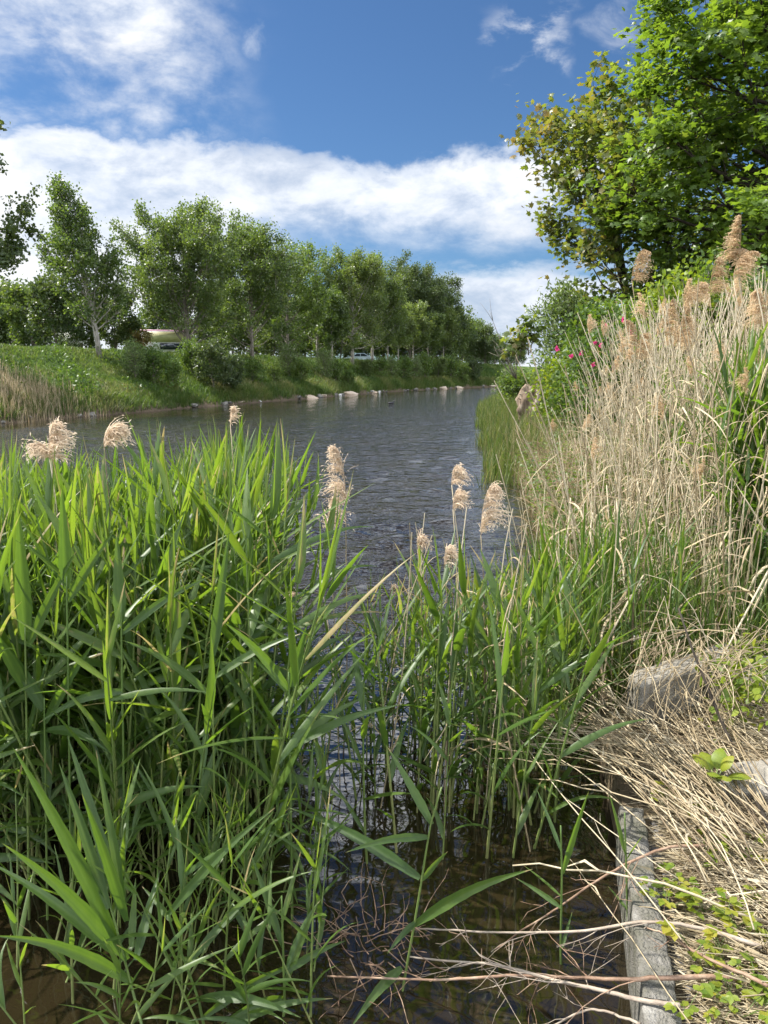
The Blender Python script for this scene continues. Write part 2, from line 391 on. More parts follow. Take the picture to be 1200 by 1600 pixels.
def build_world():
    w = bpy.data.worlds.new('World'); scene.world = w; w.use_nodes = True
    nt = w.node_tree; N = nt.nodes; L = nt.links; N.clear()

    def mth(op, a, b=None, c=None, clamp=False):
        n = N.new('ShaderNodeMath'); n.operation = op; n.use_clamp = clamp
        for i, v in enumerate((a, b, c)):
            if v is None: continue
            if hasattr(v, 'is_linked') or hasattr(v, 'node'): L.new(v, n.inputs[i])
            else: n.inputs[i].default_value = v
        return n.outputs[0]

    def sstep(lo, hi, v):
        n = N.new('ShaderNodeMapRange'); n.interpolation_type = 'SMOOTHSTEP'
        n.inputs[1].default_value = lo; n.inputs[2].default_value = hi
        L.new(v, n.inputs[0]); return n.outputs[0]

    def noise(vec, scale, detail, rough=.6, dist=0):
        n = N.new('ShaderNodeTexNoise'); n.inputs['Scale'].default_value = scale; n.inputs['Detail'].default_value = detail
        n.inputs['Roughness'].default_value = rough; n.inputs['Distortion'].default_value = dist
        L.new(vec, n.inputs['Vector']); return n.outputs['Fac']

    tc = N.new('ShaderNodeTexCoord')
    sx = N.new('ShaderNodeSeparateXYZ'); L.new(tc.outputs['Generated'], sx.inputs[0])
    X, Y, Z = sx.outputs
    az = mth('MULTIPLY', mth('ARCTAN2', X, Y), 180 / PI)
    el = mth('MULTIPLY', mth('ARCSINE', Z), 180 / PI)
    cb = N.new('ShaderNodeCombineXYZ'); L.new(az, cb.inputs[0]); L.new(mth('MULTIPLY', el, 1.9), cb.inputs[1])
    v = cb.outputs[0]
    big = noise(v, .055, 10, .58, .3)
    fine = noise(v, .16, 12, .62, .2)
    soft = noise(v, .03, 6, .5)
    nb = mth('SUBTRACT', big, .5); nf = mth('SUBTRACT', fine, .5)
    elw = mth('ADD', el, mth('MULTIPLY', nb, 9.0))
    elw = mth('ADD', elw, mth('MULTIPLY', nf, 5.0))
    azw = mth('ADD', az, mth('MULTIPLY', nb, 14))

    def bump2(lo0, lo1, hi1, hi0, val):
        return mth('MULTIPLY', sstep(lo0, lo1, val), mth('SUBTRACT', 1.0, sstep(hi1, hi0, val)))

    # a cloud bank low ahead, puffy on top, thinning below on its right
    top = mth('SUBTRACT', 1.0, sstep(14.2, 15.6, elw))
    bot = sstep(8.0, 13.0, elw)
    botl = mth('SUBTRACT', 1.0, sstep(-14, -2, az))
    botm = mth('MAXIMUM', bot, mth('MULTIPLY', botl, .9))
    bank = mth('MULTIPLY', mth('MULTIPLY', top, botm), bump2(-70, -50, 9.0, 24, azw))
    # tall thin veil at the left
    veil_shape = mth('MULTIPLY', sstep(.43, .66, mth('ADD', mth('MULTIPLY', big, .75), mth('MULTIPLY', fine, .3))), bump2(10, 14, 30, 40, elw))
    veil = mth('MULTIPLY', veil_shape, bump2(-70, -40, -15, -7, azw))
    # low heap at the right behind the trees
    heap = mth('MULTIPLY', bump2(-6, -2, 6.4, 8.2, elw), bump2(0, 7, 40, 55, azw))
    # stray wisps everywhere; unseen bright clouds added beside, behind, overhead and above the view
    wis = noise(v, .075, 9, .6, .8)
    wisps = mth('MULTIPLY', sstep(.60, .80, wis), .55)
    back = mth('MULTIPLY', sstep(.40, .54, big), mth('MAXIMUM', sstep(50, 80, mth('ABSOLUTE', az)), mth('MAXIMUM', mth('MULTIPLY', bump2(25.5, 28, 33, 38, el), .75), sstep(66, 76, el))))
    # small puff pair and streaks upper right
    puff = mth('MULTIPLY', mth('MULTIPLY', bump2(18.5, 20, 22, 24, elw), bump2(6, 8, 10.5, 13, azw)), mth('MULTIPLY', sstep(.42, .62, fine), .75))
    stre = mth('MULTIPLY', mth('MULTIPLY', bump2(24.5, 26, 28, 31, elw), bump2(9, 13, 20, 27, azw)), mth('MULTIPLY', sstep(.36, .66, fine), .8))
    lowst = mth('MULTIPLY', mth('MULTIPLY', bump2(2, 6, 9, 12, elw), sstep(.45, .7, noise(cb.outputs[0], .11, 8, .6))), .35)
    d = bank
    for q in (veil, heap, wisps, back, puff, stre, lowst): d = mth('MAXIMUM', d, q)
    tex = mth('MULTIPLY_ADD', fine, .9, .52, clamp=True)
    d = mth('MULTIPLY', d, tex, clamp=True)
    sky = N.new('ShaderNodeTexSky'); sky.sky_type = 'NISHITA'; sky.sun_disc = False
    sky.sun_elevation = SUN_EL; sky.sun_rotation = SUN_AZ; sky.air_density = 1.0; sky.dust_density = .3; sky.ozone_density = 2.2
    b1 = N.new('ShaderNodeBackground'); b1.inputs['Strength'].default_value = .05
    hue = N.new('ShaderNodeMix'); hue.data_type = 'RGBA'; hue.blend_type = 'MULTIPLY'; hue.inputs[0].default_value = 1; hue.inputs[7].default_value = (.56, .78, 1.0, 1)
    L.new(sky.outputs[0], hue.inputs[6]); L.new(hue.outputs[2], b1.inputs['Color'])
    shade = sstep(.36, .62, mth('ADD', mth('MULTIPLY', fine, .45), mth('MULTIPLY', soft, .55)))
    cr = ramp(N, [(.50, .58, .72), (.80, .85, .93), (1.0, 1.0, 1.0)], [0, .5, 1]); L.new(shade, cr.inputs[0])
    b2 = N.new('ShaderNodeBackground'); L.new(mth('MULTIPLY_ADD', back, 1.6, .50), b2.inputs['Strength']); L.new(cr.outputs[0], b2.inputs['Color'])  # the added unseen clouds are boosted to fill shade and brighten the water
    mx = N.new('ShaderNodeMixShader'); L.new(d, mx.inputs[0]); L.new(b1.outputs[0], mx.inputs[1]); L.new(b2.outputs[0], mx.inputs[2])
    o = N.new('ShaderNodeOutputWorld'); L.new(mx.outputs[0], o.inputs[0])
    w.cycles.sampling_method = 'MANUAL'; w.cycles.sample_map_resolution = 512


build_world()
cd = bpy.data.cameras.new('camera'); cam = bpy.data.objects.new('camera', cd); COL.objects.link(cam)
cd.sensor_fit = 'VERTICAL'; cd.sensor_height = 36; cd.sensor_width = 27; cd.lens = 36 * F / 1600
cd.clip_start = .05; cd.clip_end = 4000
cam.location = CAM; cam.rotation_euler = (PI / 2 - PITCH, 0, 0)
scene.camera = cam
scene.view_settings.view_transform = 'Standard'; scene.view_settings.look = 'None'
scene.view_settings.exposure = 1.2; scene.view_settings.gamma = 1
cy = scene.cycles
cy.max_bounces = 6; cy.diffuse_bounces = 3; cy.glossy_bounces = 3; cy.transmission_bounces = 3; cy.transparent_max_bounces = 4
cy.caustics_reflective = False; cy.caustics_refractive = False
cy.use_adaptive_sampling = True; cy.adaptive_threshold = .015
cy.sample_clamp_indirect = 4
cy.use_denoising = True

# ------------------------------------------------------------------ setting: ground, bed, water


def grid_mesh(name, XS, YS, zf, mat, kind='structure'):
    """XS(y) gives the x positions for a row."""
    rows = [np.stack([XS(y), np.full(len(XS(y)), y)], -1) for y in YS]
    P = np.array(rows); m, n = P.shape[:2]
    z = zf(P[..., 0], P[..., 1])
    V = np.concatenate([P, z[..., None]], -1).reshape(-1, 3)
    i = np.arange(m - 1)[:, None] * n + np.arange(n - 1)[None]
    mb = MB(); mb.add(V, np.stack([i, i + 1, i + n + 1, i + n], -1).reshape(-1, 4))
    return tag(mb.obj(name, mat), kind=kind)


sL = np.concatenate([np.linspace(-3, 9, 60), np.geomspace(9.8, 500, 30)])
ysL = np.concatenate([np.linspace(-60, 15, 30), np.linspace(16, 130, 230), np.geomspace(132, 420, 40)])
grid_mesh('left_bank', lambda y: XL(y) - sL, ysL, left_z, M['bank'])
sR = np.concatenate([np.linspace(-3, -.1, 8), np.linspace(-.02, 3, 70), np.linspace(3.1, 9, 30), np.geomspace(9.8, 500, 24)])
ysR = np.concatenate([np.linspace(-60, -1, 20), np.linspace(-.5, 9, 160), np.linspace(9.3, 110, 150), np.geomspace(113, 420, 30)])
grid_mesh('right_bank', lambda y: XR(y) + sR, ysR, right_z, M['soil'])
mb = MB(); mb.add([(-900, -300, -1.1), (1500, -300, -1.1), (1500, 1600, -1.1), (-900, 1600, -1.1)], [(0, 1, 2, 3)])
tag(mb.obj('canal_bed', M['soil']), kind='structure')
# land beyond the bend, out to the horizon
mb = MB(); mb.add([(-2500, 415, 1.2), (2500, 415, 1.2), (2500, 3500, 1.2), (-2500, 3500, 1.2)], [(0, 1, 2, 3)])
tag(mb.obj('distant_fields', M['bank']), kind='structure')


def ruffle(x, y):
    """0 where reeds or the bank shelter the water, 1 in the open."""
    r = np.hypot(x, y)
    a = smooth(2.6, 6.5, y + .25 * vnoise(x, y, 1.2, 2))
    l = smooth(1.0, 5.0, x - XL(y))
    rr = smooth(.0, 1.6, XR(y) - x)
    return np.clip(a, .06, 1) * np.clip(l, .12, 1) * np.clip(rr, .3, 1) * (1 + .30 * vnoise(x * 1.6, y, 6, 4))


def build_water():
    rad = np.concatenate([[.02], np.geomspace(.25, 240, 1250)])
    th = np.linspace(math.radians(-66), math.radians(66), 430)
    Rr, Th = np.meshgrid(rad, th, indexing='ij')
    x = Rr * np.sin(Th) * .95; y = Rr * np.cos(Th)
    rng = np.random.default_rng(5)
    sp = np.maximum(Rr * .0056, .02)
    am = ruffle(x, y)
    z = np.zeros_like(x)
    for k in range(56):
        lam = .13 * (1.1 / .13) ** rng.random()
        ang = rng.normal(.15, .8) - PI / 2
        kx, ky = math.cos(ang) * 2 * PI / lam, math.sin(ang) * 2 * PI / lam
        slope = .034 * (lam / .5) ** -.1
        a = slope * lam / (2 * PI)
        fade = np.clip((lam / sp - 3) / 4, 0, 1)
        ph = kx * x + ky * y + rng.random() * 7 + vnoise(x, y, 5 * lam + 1, k) * 1.2
        z += a * fade * np.sin(ph)
    z *= am
    # tiny breeze ripples in the shelter of the reeds
    z += .0009 * np.sin(x * 21 + y * 33) * np.sin(y * 17 - x * 9) * smooth(.8, 2, y)
    keep = (x > XL(y) - 2) & (x < XR(y) + 1.5)
    V = np.stack([x, y, z], -1).reshape(-1, 3)
    m, n = x.shape
    i = np.arange(m - 1)[:, None] * n + np.arange(n - 1)[None]
    Q = np.stack([i, i + n, i + n + 1, i + 1], -1).reshape(-1, 4)
    kk = keep.ravel()
    Q = Q[kk[Q].any(1)]
    used = np.unique(Q); mp = np.full(len(V), -1); mp[used] = np.arange(len(used))
    mb = MB(); mb.add(V[used], mp[Q], None, np.clip(am.ravel()[used] * (1 - .0 * used), 0, 1))
    tag(mb.obj('water', M['water']), kind='structure')
    # the canal behind and beside the viewer
    mb = MB()
    yy = np.linspace(-60, 0, 20); rows = []
    for q in yy: rows += [(XL(q) - 2, q, -.01), (XR(q) + 1 if q < -1 else XR(q) + .05, q, -.01)]
    i = np.arange(len(yy) - 1) * 2
    mb.add(rows, np.stack([i, i + 1, i + 3, i + 2], -1), None, .8)
    tag(mb.obj('water', M['water']), kind='structure')


build_water()

# ------------------------------------------------------------------ leaf templates
LEAF_V = np.array([(0, 0, 0), (.42, .45, .10), (0, 1, 0), (-.42, .45, .10)]); LEAF_T = np.array([(0, 1, 2), (0, 2, 3)])
_mp = [(0, 0), (.18, .02), (.50, .12), (.36, .30), (.62, .55), (.34, .56), (.14, .66), (0, 1.0), (-.14, .66), (-.34, .56), (-.62, .55), (-.36, .30), (-.50, .12), (-.18, .02)]
MAPLE_V = np.array([(0, .42, .03)] + [(x, y, -.12 * abs(x) - .05 * y) for x, y in _mp])
MAPLE_T = np.array([(0, 1 + i, 1 + (i + 1) % 14) for i in range(14)])
LONG_V = np.array([(0, 0, 0), (.16, .3, .04), (.13, .65, .02), (0, 1, -.06), (-.13, .65, .02), (-.16, .3, .04)])
LONG_T = np.array([(0, 1, 5), (1, 2, 4), (1, 4, 5), (2, 3, 4)])
OVAL_V = np.array([(0, 0, 0), (.28, .25, .06), (.32, .55, .06), (0, 1, -.05), (-.32, .55, .06), (-.28, .25, .06), (0, .5, -.02)])
OVAL_T = np.array([(0, 1, 6), (1, 2, 6), (2, 3, 6), (3, 4, 6), (4, 5, 6), (5, 0, 6)])


def put_leaves(mb, pos, outward, size, rng, tmpl=(LEAF_V, LEAF_T), upbias=.5, droop=.2, spread=.9, tint=None, svar=.3):
    n = len(pos)
    d = unit(outward + rng.normal(0, spread, (n, 3)) + np.array([0, 0, -droop]))
    nr = unit(rng.normal(0, 1, (n, 3)) * (1 - upbias) + np.array([0, 0, upbias * 1.6]))
    rot = rot_axes(d, nr)
    sc = size * (1 + rng.uniform(-svar, svar, n))
    t = rng.normal(.45, .2, n) if tint is None else tint
    scatter(mb, tmpl[0], None, tmpl[1], np.zeros(len(tmpl[0])), pos, rot, sc, t)


def grow(rng, H, clear, W, prof, nprim, ang, lean=(0, 0), r0=.12, nsec=6, up=.25, stems=1, wob=.02):
    """trunk and branch tubes, and the points and directions where leaves sit."""
    tb = MB(); A, D, Wt = [], [], []
    for st in range(stems):
        sa = rng.uniform(0, 2 * PI); so_ = 0 if stems == 1 else .12 * W
        t = np.linspace(0, 1, 11)
        P = np.stack([lean[0] * t ** 1.5 + wob * H * np.cumsum(rng.normal(0, .35, 11)) * t + math.cos(sa) * so_ * t * 1.6,
                      lean[1] * t ** 1.5 + wob * H * np.cumsum(rng.normal(0, .35, 11)) * t + math.sin(sa) * so_ * t * 1.6,
                      t * H * .97], -1)
        tube(tb, P, r0 * (1 - t) ** .75 / stems ** .5 + .012, 7)
        n = nprim // stems
        for i in range(n):
            h = clear + (1 - clear) * ((i + rng.random()) / n) ** .9 * .97
            hf = (h - clear) / (1 - clear)
            ln = W * prof(hf) * rng.uniform(.7, 1.12)
            if ln < .1: continue
            p0 = np.array([np.interp(h, t, P[:, k]) for k in range(3)])
            az = i * 2.39996 + rng.normal(0, .35) + sa
            e = ang(hf) + rng.normal(0, .13)
            d0 = np.array([math.cos(az) * math.cos(e), math.sin(az) * math.cos(e), math.sin(e)])
            pts = [p0]; d = d0.copy()
            for k in range(6):
                d = unit(d + rng.normal(0, .10, 3) + np.array([0, 0, up * .25]))
                pts.append(pts[-1] + d * ln / 6 / max(.5, math.cos(e) * .6 + .4))
            pts = np.array(pts)
            rb = max(.010, r0 * .38 * (1 - h) ** .6 * min(1, ln / W + .3) / stems ** .5)
            tube(tb, pts, np.linspace(rb, .006, 7), 5, cap=False)
            for k in range(nsec):
                u = rng.uniform(.25, 1.0)
                q0 = np.array([np.interp(u * 6, np.arange(7), pts[:, c]) for c in range(3)])
                dd = unit(unit(pts[-1] - pts[0]) + rng.normal(0, .55, 3) + np.array([0, 0, up * .4]))
                l2 = ln * rng.uniform(.18, .42) * (1.2 - .5 * u) + .15
                q = np.array([q0 + dd * l2 * s + np.array([0, 0, up * .15 * l2]) * s * s for s in np.linspace(0, 1, 4)])
                if l2 > .3: tube(tb, q, np.linspace(rb * .35 + .003, .003, 4), 4, cap=False)
                for s in (.3, .55, .8, 1.0):
                    A.append(q0 + dd * l2 * s); D.append(dd); Wt.append(ln)
            A.append(pts[-1]); D.append(d); Wt.append(ln)
    return tb, np.array(A), np.array(D), np.array(Wt) / max(Wt)


def make_tree(name, seed, H, W, leafmat, barkmat, nleaf, size, label, cat='tree', group=None, loc=(0, 0, 0), clear=.2, prof=None, nprim=46, ang=None,
              lean=(0, 0), r0=.13, sig=.2, tmpl=(LEAF_V, LEAF_T), upbias=.35, droop=.2, up=.3, stems=1, flat=1.0, nsec=6, crown='crown', spread=.9, tintf=None, trunk='trunk'):
    rng = np.random.default_rng(seed)
    prof = prof or (lambda h: math.sin(PI * min(1, (.12 + .88 * h)) ** .8) ** .6 * (1 - .2 * h))
    ang = ang or (lambda h: .5 + .5 * h)
    tb, A, D, LW = grow(rng, H, clear, W, prof, nprim, ang, lean, r0, nsec, up, stems)
    o = empty(name, loc, 0, label, cat, group)
    tb.obj(trunk, barkmat, o)
    idx = rng.integers(0, len(A), nleaf)
    # crown made of clumps: some twigs carry many leaves, some few
    wgt = rng.gamma(1.3, 1, len(A)) * LW ** 1.2; idx = rng.choice(len(A), nleaf, p=wgt / wgt.sum())
    pos = A[idx] + rng.normal(0, 1, (nleaf, 3)) * sig * np.array([1, 1, flat])
    lm = MB()
    tw = rng.normal(.42, .16, len(A))[idx] + rng.normal(0, .1, nleaf)
    if tintf is not None: tw = tintf(pos, rng)
    put_leaves(lm, pos, D[idx], size, rng, tmpl, upbias, droop, spread, tw)
    lm.obj(crown, leafmat, o, smooth_=False)
    return o


def base_left(px, Y):
    x = (px - 600) / F * (Y * math.cos(PITCH) + (1.9 - 3.2) * -math.sin(PITCH))
    return np.array([x, Y, float(left_z(np.array(x), np.array(float(Y)))) - .08])


# ------------------------------------------------------------------ left bank trees
round_p = lambda h: (.72 + .28 * h / .3) if h < .3 else max(.02, 1 - ((h - .3) / .73) ** 2) ** .6
cone_p = lambda h: (1 - h) ** .85 * (.6 + .5 * min(1, h * 4 + .2))
asc = lambda h: .28 + .62 * h

make_tree('poplar_tree', 21, 9.3, 4.1, M['dark_leaf'], M['bark'], 22000, .17, 'dark poplar cut by the left edge of the photo, seen against the clouds', loc=base_left(-72, 33), clear=0.14,
          prof=round_p, nprim=44, ang=asc, sig=.16, r0=.14)  # darker leaf colour stands in for the crown's shaded side
make_tree('poplar_tree', 22, 10.2, 3.1, M['poplar'], M['pale_bark'], 17000, .14, 'slender pointed poplar leaning left, standing alone on the grassy bank', loc=base_left(160, 43.5), clear=0.13,
          prof=cone_p, nprim=90, ang=lambda h: .5 + .4 * h, lean=(-1.7, 0), sig=.15, r0=.15)
make_tree('poplar_tree', 23, 7.7, 5.4, M['poplar'], M['bark'], 42000, .15, 'broad dense poplar, the first big one right of the lone slender tree', loc=base_left(297, 54), clear=.08,
          prof=round_p, nprim=66, ang=asc, sig=.22, r0=.17, up=.5)
make_tree('poplar_tree', 24, 8.6, 5.2, M['poplar'], M['bark'], 36000, .16, 'full green poplar whose crown merges with the broad poplar on its left', loc=base_left(396, 62), clear=.10,
          prof=round_p, nprim=60, ang=asc, sig=.22, r0=.16, up=.5)
make_tree('poplar_tree', 25, 8.3, 4.9, M['poplar_light'], M['bark'], 22000, .17, 'yellow green poplar with a thin airy crown in the row', loc=base_left(452, 72), clear=.09,
          prof=round_p, nprim=48, ang=asc, sig=.24, r0=.15, up=.4)
make_tree('poplar_tree', 26, 9.8, 4.4, M['poplar_light'], M['pale_bark'], 9000, .2, 'thin pale poplar with sky showing through its upper branches', loc=base_left(497, 84), clear=.10,
          prof=round_p, nprim=44, ang=asc, sig=.24, r0=.14, up=.4)
make_tree('poplar_tree', 27, 10.3, 5.1, M['poplar'], M['pale_bark'], 30000, .18, 'tall poplar with a white trunk rising beside the parked car', loc=base_left(551, 86), clear=.16,
          prof=round_p, nprim=54, ang=asc, sig=.26, r0=.2, up=.4)
make_tree('poplar_tree', 28, 10.4, 4.8, M['poplar'], M['pale_bark'], 28000, .19, 'tall poplar with a straight pale trunk, just right of the parked car', loc=base_left(582, 92), clear=.16,
          prof=round_p, nprim=52, ang=asc, sig=.26, r0=.19, up=.4)
make_tree('poplar_tree', 29, 12.3, 6.8, M['dark_leaf'], M['bark'], 42000, .22, 'tallest dark tree of the far row, rounded at its top', loc=base_left(640, 116), clear=.08,
          prof=round_p, nprim=60, ang=asc, sig=.32, r0=.24, up=.4)
make_tree('poplar_tree', 30, 11.0, 6.4, M['dark_leaf'], M['bark'], 36000, .23, 'dark olive tree stepping down on the right of the tallest one', loc=base_left(672, 122), clear=.08,
          prof=round_p, nprim=56, ang=asc, sig=.32, r0=.2, up=.4)
row = [make_tree('young_poplar', 40 + i, 6.8, 2.9, M['poplar'], M['pale_bark'], 15000, .2, 'x', loc=(0, 0, -50), clear=.3, prof=round_p, nprim=40, ang=asc, sig=.22, r0=.11, up=.5) for i in range(2)]
ROWL = ['young poplar between the two white trunked poplars and the bank shrubs', 'young poplar with a pale stem, right of the white trunked pair', 'young round crowned poplar below the tallest dark tree',
        'young poplar in front of the tallest dark tree, pale stem visible', 'young poplar below the dark olive tree', 'last young poplar of the row before the trees at the bend']
for i, (px, Y, s) in enumerate([(520, 80, .95), (606, 97, 1.0), (622, 101, .9), (645, 106, 1.0), (668, 110, .95), (692, 116, 1.05)]):
    o = row[i % 2] if i < 2 else copy_tree(row[i % 2], (0, 0, 0))
    o.location = Vector(base_left(px, Y)); o.rotation_euler = (0, 0, i * 1.9); o.scale = (s, s, s)
    tag(o, ROWL[i], 'tree', 'young poplars along the far towpath')
far_t = [make_tree('broadleaf_tree', 50 + i, 7.8, 3.8, M['dark_leaf'] if i else M['poplar'], M['bark'], 10000, .28, 'x', loc=(0, 0, -50), clear=.08, prof=round_p, nprim=40, ang=lambda h: .3 + .6 * h, sig=.34, r0=.16) for i in range(2)]
FARL = [(706, 128, 1.05, 'bushy tree at the right end of the poplar row'), (722, 136, .95, 'rounded tree just past the end of the poplar row'), (742, 140, .85, 'dark low tree where the canal bends away'),
        (757, 138, .75, 'dark bush like tree at the far end of the water'), (772, 160, .7, 'small distant tree at the bend, behind the right bank'), (789, 175, .62, 'faint distant tree by the right bank reeds'), (732, 165, 1.25, 'taller distant tree behind the end of the row'),
        (764, 190, .85, 'most distant tree seen over the bend of the canal'), (808, 190, .7, 'distant treetop half hidden by the right bank'),
        (28, 96, .95, 'hazy tree far behind the dark shrubs at the left'), (-25, 100, 1.0, 'far tree at the left edge behind the shrubs'), (215, 120, .9, 'distant tree in the gap between the lone poplar and the broad one'), (100, 125, 1.0, 'distant tree behind the lone slender poplar'),
        (262, 92, .95, 'tree in the shade behind the broad poplar'), (345, 100, 1.1, 'tree behind the gap between the two big poplars'), (425, 108, 1.2, 'tree behind the full poplar and the airy one'), (478, 116, 1.2, 'tree behind the thin pale poplar'),
        (520, 124, 1.3, 'tall tree behind the gap left of the white trunks'), (600, 134, 1.4, 'large tree behind the white trunked pair')]
for i, (px, Y, s, lb) in enumerate(FARL):
    o = far_t[i] if i < 2 else copy_tree(far_t[i % 2], (0, 0, 0))
    o.location = Vector(base_left(px, Y)); o.rotation_euler = (0, 0, i * 2.3); o.scale = (s, s, s * (1 + .1 * math.sin(i * 5)))
    tag(o, lb, 'tree', 'distant trees')

# shrubs
def shrub(name, seed, H, W, mat, n, size, tmpl=(LEAF_V, LEAF_T), sig=.14, bark=None, stems=5, nprim=40, **k):
    return make_tree(name, seed, H, W, mat, bark or M['bark'], n, size, 'x', loc=(0, 0, -50), clear=.04, prof=lambda h: (math.sin(PI * (.22 + .7 * h))) ** .6, nprim=nprim, ang=lambda h: .5 + .5 * h,
                     r0=.06, sig=sig, tmpl=tmpl, stems=stems, nsec=5, crown='foliage', trunk='stem', **k)


S_dark = shrub('hedge_shrub', 61, 3.2, 1.9, M['dark_leaf'], 6000, .17)
S_mid = shrub('hedge_shrub', 62, 3.0, 1.8, M['poplar'], 5500, .17)
S_light = shrub('bank_shrub', 63, 1.9, 1.1, M['shrub'], 2800, .13, sig=.13)
S_willow = shrub('willow_shrub', 64, 1.7, 1.0, M['willow'], 2600, .14, (LONG_V, LONG_T), sig=.14)
S_bronze = shrub('bronze_shrub', 65, 2.2, 1.7, M['bronze'], 2200, .16)
used = set()


def place(proto, px, Y, s, lb, cat='shrub', group=None, dz=0, loc=None):
    o = proto if proto.name not in used else copy_tree(proto, (0, 0, 0))
    used.add(proto.name)
    p = base_left(px, Y) if loc is None else loc
    o.location = Vector((float(p[0]), float(p[1]), float(p[2]) + dz)); o.rotation_euler = (0, 0, R.uniform(0, 6)); o.scale = (s, s, s * R.uniform(.9, 1.1))
    tag(o, lb, cat, group)
    return o


HED = [(S_dark, 96, 50, 1.0, 'dark shrub left of the lone slender poplar'), (S_mid, 60, 52, 1.1, 'spiky topped shrub standing between the left edge and the slender poplar'), (S_dark, 25, 55, .9, 'low dark shrub near the left edge of the photo'),
       (S_mid, 132, 54, .95, 'green shrub just behind the lone slender poplar'), (S_dark, 185, 57, .95, 'dark shrub right of the slender poplar trunk'), (S_mid, -15, 54, 1.0, 'shrub cut by the left edge above the grassy bank'),
       (S_dark, 330, 68, 1.0, 'dark shrub in the shade behind the broad poplar'), (S_mid, 365, 74, 1.1, 'shrub behind the trunks of the two big poplars'), (S_dark, 428, 82, 1.1, 'dark shrub behind the airy yellow green poplar'),
       (S_dark, 465, 90, 1.2, 'dark shrub between the airy poplar and the thin pale one'), (S_mid, 500, 98, 1.1, 'shrub behind the thin pale poplar'), (S_dark, 532, 103, 1.3, 'dark shrub left of the parked car'),
       (S_dark, 568, 110, 1.5, 'dark shrub behind the parked car'), (S_dark, 600, 115, 1.5, 'dark shrub in the shade right of the parked car'), (S_mid, 628, 122, 1.4, 'shrub in the shade under the tallest dark tree'),
       (S_dark, 658, 126, 1.4, 'dark shrub under the dark olive tree'), (S_dark, 690, 132, 1.3, 'dark shrub under the last young poplar'), (S_mid, 402, 86, 1.2, 'shrub right of the second big poplar trunk'), (S_dark, 290, 72, .8, 'shaded shrub right of the roadside stall')]
for pr, px, Y, s, lb in HED: place(pr, px, Y, s * 1.15, lb, group='shrubs along the far road')
place(S_bronze, 222, 57, .62, 'low bronze orange shrub left of the roadside stall')


def on_left(px, py):                                     # where a photo pixel meets the left bank
    d = ray(px, py); t = np.geomspace(15, 180, 4000)
    P = CAM + d[None] * t[:, None]
    below_ = P[:, 2] < left_z(P[:, 0], P[:, 1])
    if not below_.any() or below_[0]: return base_left(px, 52)
    hit = np.argmax(below_)
    p = P[hit]; p[2] = left_z(p[0], p[1]) - .05
    return p


BSH = [(S_dark, 335, 612, .80, 'dark shrub with yellowish left flank on the slope below the broad poplar'), (S_light, 300, 585, .9, 'yellow green shrub clinging to the left side of the dark slope shrub'),
       (S_willow, 212, 590, .85, 'pale leaved willow shrub on the slope below the bronze shrub'), (S_light, 240, 600, .95, 'dusky shrub right of the pale willow shrub on the slope'), (S_light, 270, 606, .6, 'small shrub low on the slope left of the dark shrub'),
       (S_dark, 362, 612, .55, 'small dark shrub at the foot of the second big poplar'), (S_light, 395, 598, .8, 'light shrub on the slope below the second big poplar'), (S_willow, 452, 590, 1.2, 'pale upright willow on the slope below the airy poplar'),
       (S_light, 470, 600, .9, 'shrub beside the pale upright willow'), (S_light, 428, 600, .7, 'low shrub left of the pale upright willow'), (S_willow, 506, 592, 1.1, 'pale willow shrub on the bank left of the white trunk'),
       (S_light, 525, 598, 1.0, 'green shrub on the slope below the young poplar'), (S_light, 545, 604, .7, 'low shrub near the pale stones at the waterline'), (S_mid, 572, 590, .5, 'bushy shrub below the parked car'),
       (S_light, 594, 592, 1.1, 'shrub below the second white trunk'), (S_willow, 612, 592, 1.2, 'light shrub on the bank right of the second white trunk'), (S_light, 630, 594, 1.25, 'rounded shrub on the far bank under the tallest dark tree'),
       (S_willow, 648, 594, 1.2, 'slim stemmed shrub near the sandy waterline patch'), (S_light, 664, 594, 1.3, 'shrub on the far bank left of the last young poplar'), (S_mid, 684, 594, .8, 'dense shrub at the foot of the last young poplar'),
       (S_light, 704, 595, 1.3, 'shrub near the far end of the left bank'), (S_light, 722, 597, 1.2, 'last shrub but one along the left waterline'), (S_dark, 738, 598, .9, 'last dark shrub where the left waterline ends')]
for pr, px, py, s, lb in BSH: place(pr, px, py, s * .95, lb, group='shrubs on the left bank slope', loc=on_left(px, py))
# white flowering umbels on the bank top
for i in range(5):
    mbx = MB(); rng = np.random.default_rng(80 + i); t = empty('cow_parsley', on_left(104 + i * 7, 546), 0, 'white flowering cow parsley on the bank top left of the slender poplar', 'wildflower', 'cow parsley on the bank top')
    for k in range(7):
        tube(mbx, [(0, 0, 0), (rng.normal(0, .06), rng.normal(0, .06), .5), (rng.normal(0, .2), rng.normal(0, .2), .85)], [.01, .008, .004], 4)
    mbx.obj('stem', M['reed_stem'], t)
    f = MB(); n = 70
    put_leaves(f, np.stack([rng.normal(0, .22, n), rng.normal(0, .22, n), .85 + rng.normal(0, .09, n)], -1), np.zeros((n, 3)), .06, rng, upbias=.8)
    f.obj('flower_head', M['white_petal'], t)

